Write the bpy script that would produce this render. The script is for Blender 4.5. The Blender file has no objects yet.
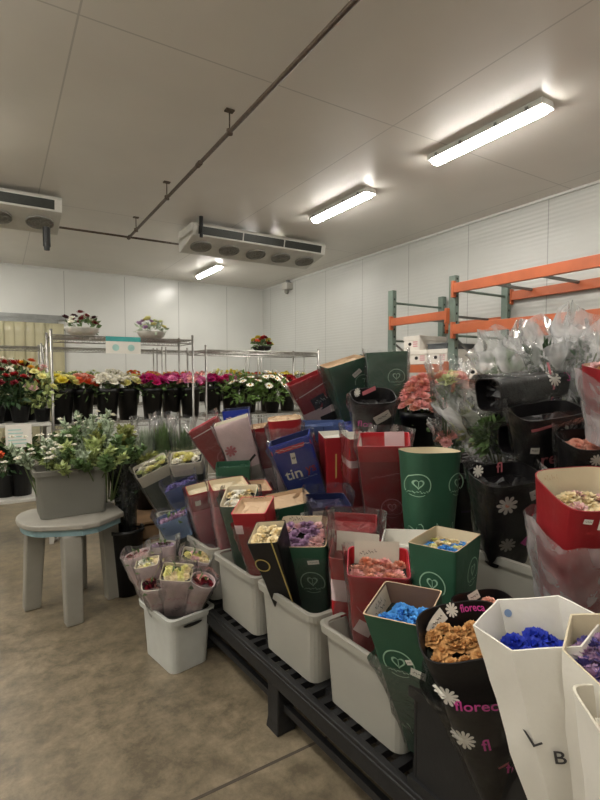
import bpy, math, random
from mathutils import Vector, Matrix, noise
R = random.Random(7)
PI = math.pi
SC = bpy.context.scene
COL = SC.collection
# ------------------------------------------------------------------ camera solved from the photograph's vanishing points
F, HY, VX, EYE = 490.0, 375.0, -2.0, 1.55
PITCH = math.atan((400 - HY) / F)
YAW = math.atan((300 - VX) / F * math.cos(PITCH))
CAM = Vector((0, 0, EYE))
FW = Vector((math.sin(YAW) * math.cos(PITCH), math.cos(YAW) * math.cos(PITCH), -math.sin(PITCH)))
RT = Vector((math.cos(YAW), -math.sin(YAW), 0))
UP = RT.cross(FW)
FH = Vector((math.sin(YAW), math.cos(YAW), 0))
def at(x, y, D): return CAM + FW * D + RT * ((x - 300) * D / F) + UP * ((400 - y) * D / F)
cd = bpy.data.cameras.new('camera'); cam = bpy.data.objects.new('camera', cd); COL.objects.link(cam)
cd.sensor_fit = 'VERTICAL'; cd.sensor_height = 36; cd.lens = 36 * F / 800; cd.clip_start = .05; cd.clip_end = 60
M3 = Matrix((RT, UP, -FW)).transposed()
cam.matrix_world = Matrix.Translation(CAM) @ M3.to_4x4()
SC.camera = cam

# ------------------------------------------------------------------ materials
def lin(c):
    if isinstance(c, str): c = [int(c[i:i + 2], 16) / 255 for i in (0, 2, 4)]
    return tuple((v / 12.92 if v <= .04045 else ((v + .055) / 1.055) ** 2.4) for v in c)
MATS = {}
def nn(nt, t, **kw):
    n = nt.nodes.new(t)
    for k, v in kw.items():
        if k in n.inputs: n.inputs[k].default_value = v
        else: setattr(n, k, v)
    return n
def mat(name, col, rough=.5, metal=0, var=.12, scale=12, bump=0, bscale=60, spec=.5, emit=None, est=1, coat=0):
    """procedural principled surface: base colour broken up by noise, optional noise bump"""
    if name in MATS: return MATS[name]
    m = bpy.data.materials.new(name); m.use_nodes = True; nt = m.node_tree
    b = nt.nodes['Principled BSDF']; L = nt.links.new
    c = lin(col)
    tc = nn(nt, 'ShaderNodeTexCoord')
    n = nn(nt, 'ShaderNodeTexNoise', Scale=scale, Detail=4.0)
    L(tc.outputs['Object'], n.inputs['Vector'])
    r = nn(nt, 'ShaderNodeValToRGB')
    r.color_ramp.elements[0].position = .3; r.color_ramp.elements[1].position = .7
    r.color_ramp.elements[0].color = tuple(v * (1 - var) for v in c) + (1,)
    r.color_ramp.elements[1].color = tuple(min(1, v * (1 + var)) for v in c) + (1,)
    L(n.outputs['Fac'], r.inputs['Fac']); L(r.outputs['Color'], b.inputs['Base Color'])
    b.inputs['Roughness'].default_value = rough; b.inputs['Metallic'].default_value = metal
    b.inputs['Specular IOR Level'].default_value = spec
    b.inputs['Coat Weight'].default_value = coat; b.inputs['Coat Roughness'].default_value = .15
    if bump:
        n2 = nn(nt, 'ShaderNodeTexNoise', Scale=bscale, Detail=3.0); L(tc.outputs['Object'], n2.inputs['Vector'])
        bp = nn(nt, 'ShaderNodeBump', Strength=bump, Distance=.01); L(n2.outputs['Fac'], bp.inputs['Height']); L(bp.outputs['Normal'], b.inputs['Normal'])
    if emit:
        b.inputs['Emission Color'].default_value = lin(emit) + (1,); b.inputs['Emission Strength'].default_value = est
    MATS[name] = m
    return m
def film(name, tint='ffffff', haze=.10, gloss=.35, bscale=22, bump=.6):
    """thin clear plastic film: see-through, a little milky, glossy at grazing angles, crinkled"""
    if name in MATS: return MATS[name]
    m = bpy.data.materials.new(name); m.use_nodes = True; nt = m.node_tree; L = nt.links.new
    nt.nodes.remove(nt.nodes['Principled BSDF']); out = nt.nodes['Material Output']
    tc = nn(nt, 'ShaderNodeTexCoord')
    n = nn(nt, 'ShaderNodeTexNoise', Scale=bscale, Detail=5.0, Distortion=1.2); L(tc.outputs['Object'], n.inputs['Vector'])
    bp = nn(nt, 'ShaderNodeBump', Strength=bump, Distance=.02); L(n.outputs['Fac'], bp.inputs['Height'])
    tr = nn(nt, 'ShaderNodeBsdfTransparent', Color=lin(tint) + (1,))
    df = nn(nt, 'ShaderNodeBsdfDiffuse', Color=(.75, .75, .75, 1)); tl = nn(nt, 'ShaderNodeBsdfTranslucent', Color=(.75, .75, .75, 1))
    ad = nn(nt, 'ShaderNodeMixShader', Fac=.4); L(df.outputs[0], ad.inputs[1]); L(tl.outputs[0], ad.inputs[2])
    L(bp.outputs['Normal'], df.inputs['Normal'])
    mx = nn(nt, 'ShaderNodeMixShader'); L(tr.outputs[0], mx.inputs[1]); L(ad.outputs[0], mx.inputs[2])
    hz = nn(nt, 'ShaderNodeMapRange'); hz.inputs['From Min'].default_value = .35; hz.inputs['From Max'].default_value = .7
    hz.inputs['To Min'].default_value = haze * .3; hz.inputs['To Max'].default_value = haze * 1.8
    L(n.outputs['Fac'], hz.inputs['Value']); L(hz.outputs[0], mx.inputs['Fac'])
    gl = nn(nt, 'ShaderNodeBsdfGlossy', Roughness=.14); L(bp.outputs['Normal'], gl.inputs['Normal'])
    fr = nn(nt, 'ShaderNodeFresnel', IOR=1.5); L(bp.outputs['Normal'], fr.inputs['Normal'])
    mu = nn(nt, 'ShaderNodeMath', operation='MULTIPLY'); L(fr.outputs[0], mu.inputs[0]); mu.inputs[1].default_value = gloss * 3
    cl = nn(nt, 'ShaderNodeClamp'); cl.inputs['Max'].default_value = .8; L(mu.outputs[0], cl.inputs['Value'])
    m2 = nn(nt, 'ShaderNodeMixShader'); L(cl.outputs[0], m2.inputs['Fac']); L(mx.outputs[0], m2.inputs[1]); L(gl.outputs[0], m2.inputs[2])
    L(m2.outputs[0], out.inputs['Surface'])
    MATS[name] = m
    return m
def translucent(name, col, clear=.25, rough=.4):
    """cloudy polypropylene: diffuse + light passing through"""
    if name in MATS: return MATS[name]
    m = mat(name, col, rough, var=.05, scale=5, bump=.05, bscale=30); nt = m.node_tree; L = nt.links.new
    b = nt.nodes['Principled BSDF']; out = nt.nodes['Material Output']
    tl = nn(nt, 'ShaderNodeBsdfTranslucent', Color=lin(col) + (1,)); tr = nn(nt, 'ShaderNodeBsdfTransparent', Color=(.9, .9, .88, 1))
    a = nn(nt, 'ShaderNodeMixShader', Fac=.35); L(b.outputs[0], a.inputs[1]); L(tl.outputs[0], a.inputs[2])
    c = nn(nt, 'ShaderNodeMixShader', Fac=clear); L(a.outputs[0], c.inputs[1]); L(tr.outputs[0], c.inputs[2])
    L(c.outputs[0], out.inputs['Surface'])
    return m
def panel_mat(name, col, axis, pitch, rib=None, rough=.35):
    """insulated cold-room panel: seams at a fixed pitch along one axis, optional fine horizontal ribs"""
    m = mat(name, col, rough, var=.035, scale=1.3); nt = m.node_tree; L = nt.links.new
    b = nt.nodes['Principled BSDF']
    tc = [n for n in nt.nodes if n.type == 'TEX_COORD'][0]
    ramp = [n for n in nt.nodes if n.type == 'VALTORGB'][0]
    sp = nn(nt, 'ShaderNodeSeparateXYZ'); L(tc.outputs['Object'], sp.inputs[0])
    masks = []
    for ax, pt in zip(axis, pitch):
        d = nn(nt, 'ShaderNodeMath', operation='DIVIDE'); L(sp.outputs['XYZ'.index(ax)], d.inputs[0]); d.inputs[1].default_value = pt
        f = nn(nt, 'ShaderNodeMath', operation='FRACT'); L(d.outputs[0], f.inputs[0])
        l = nn(nt, 'ShaderNodeMath', operation='LESS_THAN'); L(f.outputs[0], l.inputs[0]); l.inputs[1].default_value = .012 / pt
        masks.append(l)
    k = masks[0]
    if len(masks) > 1:
        k = nn(nt, 'ShaderNodeMath', operation='MAXIMUM'); L(masks[0].outputs[0], k.inputs[0]); L(masks[1].outputs[0], k.inputs[1])
    mx = nn(nt, 'ShaderNodeMix', data_type='RGBA'); L(k.outputs[0], mx.inputs[0]); L(ramp.outputs['Color'], mx.inputs[6])
    mx.inputs[7].default_value = tuple(v * (.72 if 'ceiling' in name else .6) for v in lin(col)) + (1,)
    L(mx.outputs[2], b.inputs['Base Color'])
    if rib:
        w = nn(nt, 'ShaderNodeTexWave', Scale=rib, bands_direction='Z'); w.inputs['Distortion'].default_value = .0
        L(tc.outputs['Object'], w.inputs['Vector'])
        n2 = nn(nt, 'ShaderNodeTexNoise', Scale=.8); L(tc.outputs['Object'], n2.inputs['Vector'])
        bp = nn(nt, 'ShaderNodeBump', Strength=.16, Distance=.01); L(w.outputs['Fac'], bp.inputs['Height']); L(bp.outputs['Normal'], b.inputs['Normal'])
    return m

# ------------------------------------------------------------------ mesh builder
class MB:
    def __init__(s): s.v = []; s.f = []; s.m = []
    def add(s, vs, fs, mi=0):
        o = len(s.v); s.v += [tuple(p) for p in vs]
        s.f += [tuple(i + o for i in f) for f in fs]; s.m += [mi] * len(fs)
    def box(s, x0, y0, z0, x1, y1, z1, mi=0, T=None):
        vs = [Vector((x, y, z)) for z in (z0, z1) for y in (y0, y1) for x in (x0, x1)]
        if T: vs = [T @ p for p in vs]
        s.add(vs, [(0, 2, 3, 1), (4, 5, 7, 6), (0, 1, 5, 4), (2, 6, 7, 3), (0, 4, 6, 2), (1, 3, 7, 5)], mi)
    def rings(s, rs, mi=0, cap0=True, cap1=True, closed=True):
        n = len(rs[0]); o = len(s.v)
        for r in rs: s.v += [tuple(p) for p in r]
        for k in range(len(rs) - 1):
            q = mi[k] if isinstance(mi, (list, tuple)) else mi
            for i in range(n if closed else n - 1):
                j = (i + 1) % n
                s.f.append((o + k * n + i, o + k * n + j, o + k * n + n + j, o + k * n + n + i)); s.m.append(q)
        m0 = mi[0] if isinstance(mi, (list, tuple)) else mi
        m1 = mi[-1] if isinstance(mi, (list, tuple)) else mi
        if cap0: s.f.append(tuple(o + i for i in reversed(range(n)))); s.m.append(m0)
        if cap1: s.f.append(tuple(o + (len(rs) - 1) * n + i for i in range(n))); s.m.append(m1)
    def tube(s, pts, r, n=8, mi=0):
        pts = [Vector(p) for p in pts]; rs = []
        for i, p in enumerate(pts):
            d = (pts[min(i + 1, len(pts) - 1)] - pts[max(i - 1, 0)]).normalized()
            a = d.cross(Vector((0, 0, 1)) if abs(d.z) < .9 else Vector((1, 0, 0))).normalized(); b = d.cross(a)
            rr = r[i] if isinstance(r, (list, tuple)) else r
            rs.append([p + (a * math.cos(2 * PI * k / n) + b * math.sin(2 * PI * k / n)) * rr for k in range(n)])
        s.rings(rs, mi)
    def lathe(s, prof, n=20, mi=0, c=(0, 0, 0), cap0=True, cap1=True):
        s.rings([[(c[0] + r * math.cos(2 * PI * k / n), c[1] + r * math.sin(2 * PI * k / n), c[2] + z) for k in range(n)] for r, z in prof], mi, cap0, cap1)
    def mesh(s, name, mats, smooth=False):
        me = bpy.data.meshes.new(name); me.from_pydata(s.v, [], s.f)
        for m in (mats if isinstance(mats, (list, tuple)) else [mats]): me.materials.append(m)
        me.polygons.foreach_set('material_index', s.m)
        if smooth: me.polygons.foreach_set('use_smooth', [True] * len(s.f))
        me.update(); return me
def link(name, me, parent=None, loc=None, rot=None, M=None):
    o = bpy.data.objects.new(name, me); COL.objects.link(o)
    if parent: o.parent = parent
    if loc is not None: o.location = loc
    if rot is not None: o.rotation_euler = rot
    if M is not None: o.matrix_local = M
    return o
def obj(name, mb, mats, parent=None, smooth=False, bevel=0, **k):
    o = link(name, mb.mesh(name, mats, smooth), parent, **k)
    if bevel:
        b = o.modifiers.new('bevel', 'BEVEL'); b.width = bevel; b.segments = 2; b.limit_method = 'ANGLE'
    return o
def tag(o, label, cat, group=None, kind=None):
    o['label'] = label; o['category'] = cat
    if group: o['group'] = group
    if kind: o['kind'] = kind
    return o
def struct(name, mb, mats, **k):
    o = obj(name, mb, mats, **k); o['kind'] = 'structure'; return o
def thing(name, label, cat, loc=(0, 0, 0), rz=0, group=None, M=None):
    o = bpy.data.objects.new(name, None); o.empty_display_size = .1; COL.objects.link(o)
    if M is not None: o.matrix_world = M
    else: o.location = loc; o.rotation_euler = (0, 0, rz)
    return tag(o, label, cat, group)
def cp(o, parent=None):
    c = o.copy(); COL.objects.link(c); c.parent = parent
    for ch in o.children: cp(ch, c)
    return c
def dup(root, loc, label, rz=None, group=None):
    kids = [o for o in bpy.data.objects if o.parent == root]
    c = root.copy(); COL.objects.link(c); c.location = loc
    if rz is not None: c.rotation_euler = (0, 0, rz)
    for k in kids:
        d = k.copy(); COL.objects.link(d); d.parent = c
        for g in [o for o in bpy.data.objects if o.parent == k]:
            e = g.copy(); COL.objects.link(e); e.parent = d
    c['label'] = label
    if group: c['group'] = group
    return c
def nz(p, s=1.0): return noise.noise(Vector(p) * s)

# ------------------------------------------------------------------ 2-D artwork for printing on sleeves
TXT = {}
def text2d(s, size, shear=0):
    k = (s, size, shear)
    if k in TXT: return TXT[k]
    cu = bpy.data.curves.new('t', 'FONT'); cu.body = s; cu.size = size; cu.align_x = 'CENTER'; cu.align_y = 'CENTER'; cu.resolution_u = 3
    cu.shear = shear; cu.offset = size * .012
    o = bpy.data.objects.new('t', cu); me = bpy.data.meshes.new_from_object(o)
    r = ([(v.co.x, v.co.y) for v in me.vertices], [tuple(p.vertices) for p in me.polygons])
    bpy.data.objects.remove(o); bpy.data.curves.remove(cu); bpy.data.meshes.remove(me)
    TXT[k] = r; return r
def ring2d(r, w, a0=0, a1=2 * PI, n=40):
    vs = []; fs = []
    for i in range(n + 1):
        a = a0 + (a1 - a0) * i / n
        vs += [(r * math.cos(a), r * math.sin(a)), ((r - w) * math.cos(a), (r - w) * math.sin(a))]
        if i: fs.append((2 * i - 2, 2 * i, 2 * i + 1, 2 * i - 1))
    return vs, fs
def flower2d(r, n=11, inner=.42):
    vs = [(0, 0)]; fs = []; N = n * 6
    for i in range(N):
        a = 2 * PI * i / N; q = abs(math.sin(a * n / 2)) ** .5
        rr = r * (inner + (1 - inner) * q); vs.append((rr * math.cos(a), rr * math.sin(a)))
    for i in range(N): fs.append((0, 1 + i, 1 + (i + 1) % N))
    return vs, fs
def rect2d(w, h, nx=4, ny=3):
    vs = [(-w / 2 + w * i / nx, -h / 2 + h * j / ny) for j in range(ny + 1) for i in range(nx + 1)]
    fs = [(j * (nx + 1) + i, j * (nx + 1) + i + 1, (j + 1) * (nx + 1) + i + 1, (j + 1) * (nx + 1) + i) for j in range(ny) for i in range(nx)]
    return vs, fs
def squig2d(w, h, th, seed=1, n=46):
    """illegible handwriting stroke"""
    q = random.Random(seed); ph = [q.uniform(0, 6) for _ in range(4)]; vs = []; fs = []
    for i in range(n + 1):
        t = i / n; x = -w / 2 + w * t + math.sin(t * 50 + ph[0]) * w * .02
        y = h * .35 * (math.sin(t * 38 + ph[1]) * .7 + math.sin(t * 17 + ph[2]) * .5)
        vs += [(x, y), (x + th * .4, y + th)]
        if i: fs.append((2 * i - 2, 2 * i, 2 * i + 1, 2 * i - 1))
    return vs, fs
def emblem2d(r):
    """crest of a ring, a small leafy heart inside and a line of unreadable script beneath"""
    out = [ring2d(r, r * .09, PI * -.18, PI * 1.18), ring2d(r, r * .05, PI * 1.32, PI * 1.68)]
    hv = []
    for i in range(26):
        a = 2 * PI * i / 26
        hv.append((.03 * r * 16 * math.sin(a) ** 3 * .9, .03 * r * (13 * math.cos(a) - 5 * math.cos(2 * a) - 2 * math.cos(3 * a) - math.cos(4 * a)) + r * .12))
    hi = [(x * .72, (y - r * .12) * .72 + r * .12) for x, y in hv]
    out.append((hv + hi, [(i, (i + 1) % 26, 26 + (i + 1) % 26, 26 + i) for i in range(26)]))
    v, f = rect2d(r * .05, r * .5, 1, 3); out.append(([(x, y + r * .1) for x, y in v], f))
    v, f = squig2d(r * 1.5, r * .22, r * .06, 5); out.append(([(x, y - r * .62) for x, y in v], f))
    return out

# ------------------------------------------------------------------ flower heads
def petal(mb, r, ang, lift, width, curl, mi=0, base=(0, 0, 0), nu=3, nv=3):
    vs = []
    for j in range(nv + 1):
        t = j / nv; w = width * math.sin(PI * (.12 + .80 * t)) ** .7; e = lift + curl * t
        for i in range(nu + 1):
            u = (i / nu - .5) * 2
            rad = r * t * math.cos(e); zz = r * t * math.sin(e) + .18 * r * u * u * math.sin(max(.2, lift))
            x, y = rad, u * w * r * .5
            vs.append((base[0] + x * math.cos(ang) - y * math.sin(ang), base[1] + x * math.sin(ang) + y * math.cos(ang), base[2] + zz))
    mb.add(vs, [(j * (nu + 1) + i, j * (nu + 1) + i + 1, (j + 1) * (nu + 1) + i + 1, (j + 1) * (nu + 1) + i) for j in range(nv) for i in range(nu)], mi)
def rose(r, m, m2=None):
    mb = MB(); q = random.Random(3)
    for k, (n, sc, lift, curl, w) in enumerate([(6, 1.0, .45, -.5, 1.15), (6, .88, .85, -.6, 1.1), (5, .74, 1.15, -.5, 1.0), (4, .6, 1.38, -.2, .95), (3, .48, 1.5, .15, .9)]):
        for i in range(n): petal(mb, r * sc * q.uniform(.94, 1.06), 2 * PI * (i + k * .41) / n, lift, w, curl, 0, (0, 0, 0))
    mb.lathe([(.1 * r, -.1 * r), (.3 * r, .05 * r), (.22 * r, .42 * r), (.05 * r, .46 * r)], 8, 0)
    return mb.mesh('rose', m, True)
def pom(r, m, m2=None):
    mb = MB(); q = random.Random(5)
    for n, sc, lift in [(11, 1.0, .12), (10, .9, .5), (8, .75, .9), (5, .55, 1.25)]:
        o = q.uniform(0, 1)
        for i in range(n): petal(mb, r * sc * q.uniform(.9, 1.1), 2 * PI * (i + o) / n, lift, .62, .15, 0, nu=2, nv=2)
    return mb.mesh('blossom', m, True)
def daisy(r, m, m2):
    mb = MB(); q = random.Random(9)
    for i in range(11): petal(mb, r * q.uniform(.93, 1.05), 2 * PI * i / 11, .18, .5, -.1, 0, nu=2, nv=2)
    mb.lathe([(.3 * r, 0), (.3 * r, .06 * r), (.2 * r, .15 * r), (.03 * r, .17 * r)], 9, 1)
    return mb.mesh('blossom', [m, m2], True)
def tulip(r, m, m2=None):
    mb = MB(); q = random.Random(11)
    for k in range(2):
        for i in range(3): petal(mb, r * 1.5, 2 * PI * (i + .5 * k) / 3, 1.0, .95, .75, 0, nu=3, nv=4)
    return mb.mesh('blossom', m, True)
FL = {}
def flower(kind, r, colname, m2=None):
    k = (kind.__name__, round(r, 4), colname)
    if k not in FL: FL[k] = kind(r, PET[colname], m2)
    return FL[k]
PET = {}
for n, c in dict(blue='1c2f9c', sky='4b93d6', salmon='d69a86', tan='b98a55', cream='e0cfa6', lilac='a98aa8', violet='5d5590', peach='d69074', red='9c1f22', deepred='6f1420',
                 yellow='d9c84a', gold='cf9a2c', orange='d8603a', white='e8e4d6', magenta='b02a72', pink='e08ab5', hotpink='c2226c', rosepink='eeb0aa', palegreen='c9cf9a', wine='3c0d1c', blush='d9b2b0', lemon='d8d28c').items():
    PET[n] = mat('petal_' + n, c, .6, var=.22, scale=40, spec=.25)
LEAF = {n: mat('leaf_' + n, c, .45, var=.3, scale=25, spec=.4) for n, c in dict(mid='587042', dark='2c4426', pale='a3b072', silver='9fac93', olive='858a4a', grass='5f7d3c').items()}
STEM = mat('stem_green', '4b5a30', .6)
def leaf(mb, p, d, l, w, mi=0, q=R):
    d = Vector(d).normalized(); s = d.cross(Vector((q.uniform(-1, 1), q.uniform(-1, 1), q.uniform(-1, 1)))).normalized(); n = d.cross(s)
    a = Vector(p); b = a + d * l
    m1 = a + d * l * .45 - n * l * .06
    mb.add([a, m1 + s * w * .5 + n * w * .15, b, m1 - s * w * .5 + n * w * .15, m1], [(0, 4, 1), (4, 2, 1), (0, 3, 4), (4, 3, 2)], mi)
def leafball(mb, c, rx, ry, rz, n, l, w, q=R, mi=0, upb=.3, shell=.5, nm=1):
    for _ in range(n):
        while True:
            d = Vector((q.uniform(-1, 1), q.uniform(-1, 1), q.uniform(-1, 1)))
            if .05 < d.length < 1: break
        d = d.normalized() * (shell + (1 - shell) * q.random()) if q.random() < .7 else d
        p = Vector((c[0] + d.x * rx, c[1] + d.y * ry, c[2] + d.z * rz))
        leaf(mb, p, d + Vector((q.uniform(-.7, .7), q.uniform(-.7, .7), upb + q.uniform(-.5, .5))), l * q.uniform(.6, 1.2), w * q.uniform(.7, 1.2), mi + q.randrange(nm), q)

# ------------------------------------------------------------------ common materials
THIN = film('thin_clear_film', haze=.008, gloss=.34, bscale=8, bump=1.2)
CLEAR = film('clear_film', haze=.035, gloss=.5, bscale=11, bump=1.0)
SOFT = film('soft_clear_film', haze=.14, gloss=.4, bscale=9, bump=.9)
MILKY = film('crinkled_clear_film', haze=.46, gloss=.24, bscale=4, bump=.5)
HAZY = film('hazy_film', haze=.5, gloss=.3)
PAPER = {n: mat('paper_' + n, c, r, var=v, scale=5, bump=.25, bscale=16, spec=.4) for n, (c, r, v) in dict(
    red=('84181e', .42, .12), brightred=('9e1a20', .42, .1), green=('284d39', .5, .12), black=('0a080a', .42, .2), white=('dad6cc', .55, .04), cream=('cdc0a4', .6, .06), blue=('1b2f86', .4, .08),
    bluegrey=('4a5a86', .45, .15), kraft=('bda284', .65, .08), brown=('6b5446', .6, .1), navy=('1c2244', .4, .12), darkwash=('4d544c', .35, .3), pinkwash=('b5656c', .4, .2), greywash=('9a948a', .4, .14), inkpink=('d0489a', .5, .05),
    palegreen=('90b096', .6, .05), print=('9aa89c', .6, .05), ink=('3c3a3c', .6, .05), pinkred=('b83a4a', .5, .05), purple=('33203a', .45, .15), offwhite=('c9c2b2', .55, .06), silver=('a8a8a4', .35, .08), gold=('b09a58', .4, .1), palepink=('cdb6b6', .4, .18), lightblue=('7f97b8', .45, .12)).items()}
SOIL = mat('dark_stems', '1c2016', .8, var=.4)
TAG = mat('white_label', 'dcd8ce', .5, var=.03)

# ------------------------------------------------------------------ the wrapped bouquets
BASES = []
NUDGE = {0: 0.993, 7: 0.985, 8: 0.978, 10: 0.97, 11: 1.03, 12: 0.962, 13: 0.985, 15: 1.093, 17: 1.015, 18: 1.015, 19: 0.985, 20: 0.962, 21: 0.97, 22: 0.985, 24: 0.993, 25: 1.052, 27: 1.015, 29: 1.03, 31: 1.022, 32: 1.007, 33: 1.05, 34: 1.022, 36: 1.03, 37: 0.993, 38: 0.962, 39: 1.007, 40: 0.97, 42: 0.963, 43: 1.05, 44: 0.97, 45: 0.985, 46: 0.97, 47: 1.03, 48: 0.985, 49: 1.037}
def bag(label, px, py, D, ax=(0, 0, 1), h=None, zs=None, w=.1, dp=.1, taper=.6, p=12, yaw=0, outer='red', inner='white', rim=None, bands=None, depth=.06, back=0,
        fl=None, tags=(), prints=(), wrap=None, group=None, base_at=None, name='wrapped_bouquet', cat='bouquet', wr=.0055, curve=1.0, fname='rose', leaves=None, head='sleeve'):
    g = NUDGE.get(len(BASES), 1.0); D *= g; w *= g; dp *= g; h = h * g if h else h   # settle each sleeve clear of its neighbours
    if taper > .64: taper *= .9
    top = at(px, py, D)
    a = (RT * ax[0] - FH * ax[1] + Vector((0, 0, ax[2]))).normalized()
    if h is None: h = (top.z - zs) / a.z
    if base_at: base = Vector(base_at); a = (top - base).normalized(); h = (top - base).length
    base = top - a * h
    nrm = -FH if abs(a.dot(FH)) < .95 else Vector((0, 0, 1))
    nrm = (nrm - a * nrm.dot(a)).normalized()
    nrm = Matrix.Rotation(yaw, 3, a) @ nrm
    Y = -nrm; X = Y.cross(a)
    MW = Matrix((X, Y, a)).transposed().to_4x4(); MW.translation = base
    th = thing(name, label, cat, M=MW, group=group or 'wrapped bouquets in the pile')
    BASES.append((label, base, top))
    sd = R.random() * 50
    def pos(thh, t, off=0.0, thk=0.0):
        s = taper + (1 - taper) * max(0, t) ** curve
        if p < 0:
            i0, u = divmod(thh, 8); a0 = PV[i0]; a1 = PV[(i0 + 1) % -p]; u /= 8
            x = (w * s - thk + off) * (a0[0] + (a1[0] - a0[0]) * u); y = (dp * s - thk + off) * (a0[1] + (a1[1] - a0[1]) * u)
        else:
            c, sn = math.cos(thh), math.sin(thh)
            x = (w * s - thk + off) * math.copysign(abs(c) ** (2 / p), c); y = (dp * s - thk + off) * math.copysign(abs(sn) ** (2 / p), sn)
        z = t * h + back * (y / dp * .5 + .5) * max(0, t) ** 4
        k = wr * (nz((x * 9, y * 9, z * 7 + sd)) * 1.3 + nz((x * 22, y * 22, z * 15 + sd)) * .5) * min(1, .3 + 1.5 * (1 - t) + .4)
        r = math.hypot(x, y) or 1
        return Vector((x + x / r * k, y + y / r * k, z))
    poly = -p if p < 0 else 0
    if poly: PV = [(math.sin(2 * PI * (i + .5) / poly) / math.cos(0), -math.cos(2 * PI * (i + .5) / poly)) for i in range(poly)]
    N = 40 if not poly else poly * 8
    ths = [2 * PI * (i + .5) / N for i in range(N)] if not poly else list(range(N))
    K = 16
    bl = [outer]; 
    if bands: bl += [b[2] for b in bands]
    names = []
    for n in bl + [inner, rim or inner, 'SOIL'] + [q[-1] for q in prints]:
        if n not in names: names.append(n)
    mm = [SOIL if n == 'SOIL' else (PAPER.get(n) or PET.get(n) or MATS[n]) for n in names]; ix = names.index
    rs = []; ms = []
    for k in range(K + 1):
        t = k / K; rs.append([pos(a2, t) for a2 in ths])
        if k < K:
            c = outer
            for b in bands or ():
                if b[0] <= (k + .5) / K < b[1]: c = b[2]
            ms.append(ix(c))
    thk = .004
    rs.append([pos(a2, 1, 0, thk) for a2 in ths]); ms.append(ix(rim or inner))
    nd = 4
    for k in range(1, nd + 1):
        rs.append([pos(a2, 1 - depth / h * k / nd, 0, thk) for a2 in ths]); ms.append(ix(inner))
    mb = MB(); mb.rings(rs, ms, True, False)
    n0 = len(mb.v) - N
    if fl: mb.f.append(tuple(range(n0, n0 + N))); mb.m.append(ix('SOIL'))
    else:                                        # crumpled tissue filling the mouth
        base_r = [Vector(v) for v in mb.v[n0:]]; cc = sum(base_r, Vector()) / N; prev = list(range(n0, n0 + N))
        for q in (.75, .5, .25):
            o2 = len(mb.v)
            for v in base_r:
                u = cc.lerp(v, q); mb.v.append((u.x, u.y, u.z + .03 * nz((u.x * 34, u.y * 34, sd)) + .016 * nz((u.x * 80, u.y * 80, sd))))
            cur = list(range(o2, o2 + N))
            for i in range(N): mb.f.append((prev[i], prev[(i + 1) % N], cur[(i + 1) % N], cur[i])); mb.m.append(ix(inner))
            prev = cur
        mb.f.append(tuple(prev)); mb.m.append(ix(inner))
    def surf(side, s, z, off):
        ins = side[0] == 'i'; sg = side[-1]
        t = z / h; sc = taper + (1 - taper) * max(0, t) ** curve
        A, B = w * sc, dp * sc
        if ins: A -= thk; B -= thk; off = -off
        if p < 0:
            i0, i1 = (0, 1) if sg in 'fb' else (1, 0); A2 = (A, B); best = None
            q = max(-.97, min(.97, s / A2[i0])); sgn = 1 if sg in 'br' else -1
            for i in range(-p):
                a0, a1 = PV[i], PV[(i + 1) % -p]
                if (a0[i0] - q) * (a1[i0] - q) <= 0 and a0[i0] != a1[i0]:
                    vv = a0[i1] + (a1[i1] - a0[i1]) * (q - a0[i0]) / (a1[i0] - a0[i0])
                    if best is None or vv * sgn > best * sgn: best = vv
            best = best if best is not None else sgn * .8
            x, y = (s, B * best) if i0 == 0 else (A * best, s)
        elif sg in 'fb':
            u = min(.97, abs(s / A)); x = s; y = B * (1 - u ** p) ** (1 / p)
            y = -y if sg == 'f' else y
        else:
            u = min(.97, abs(s / B)); y = s; x = A * (1 - u ** p) ** (1 / p)
            x = -x if sg == 'l' else x
        k = wr * (nz((x * 9, y * 9, z * 7 + sd)) * 1.3 + nz((x * 22, y * 22, z * 15 + sd)) * .5) * min(1, .3 + 1.5 * (1 - t) + .4)
        r = math.hypot(x, y) or 1
        zz = z + back * (y / dp * .5 + .5) * max(0, t) ** 4
        o2 = off * (1.5 if p < 4 else 1)
        return Vector((x + x / r * (k + o2) , y + y / r * (k + o2), zz))
    def mapsh(sh, side, s, z, rot, off, tgt, mi):
        cr, sr = math.cos(rot), math.sin(rot); flip = {'f': 1, 'b': -1, 'l': -1, 'r': 1}[side[-1]] * (-1 if side[0] == 'i' else 1)
        vs = [surf(side, s + flip * (x * cr - y * sr), z + x * sr + y * cr, off) for x, y in sh[0]]
        tgt.add(vs, sh[1], mi)
    for pr in prints:
        kind, side, s, z, rot = pr[:5]; args = pr[5:-1]; mi = ix(pr[-1])
        z = z * h
        if kind == 'text': shs = [text2d(*args)]
        elif kind == 'ring': shs = [ring2d(*args)]
        elif kind == 'flower': shs = [flower2d(*args)]
        elif kind == 'rect': shs = [rect2d(*args)]
        elif kind == 'squig': shs = [squig2d(*args)]
        elif kind == 'emblem': shs = emblem2d(*args)
        for q, sh in enumerate(shs): mapsh(sh, side, s, z, rot, .0022 + (.0009 if kind in ('text', 'squig') else 0), mb, mi)
    oh = obj(head, mb, mm, th, smooth=True); oh.data.set_sharp_from_angle(angle=.45)
    for side, s, z, tw, thh, rot in tags:
        t2 = MB(); mapsh(rect2d(tw, thh), side, s, z * h, rot, .0035, t2, 0)
        mapsh(squig2d(tw * .7, thh * .3, thh * .07, R.random()), side, s, z * h, rot, .0047, t2, 1)
        obj('label_tag', t2, [TAG, PAPER['ink']], th)
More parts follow.
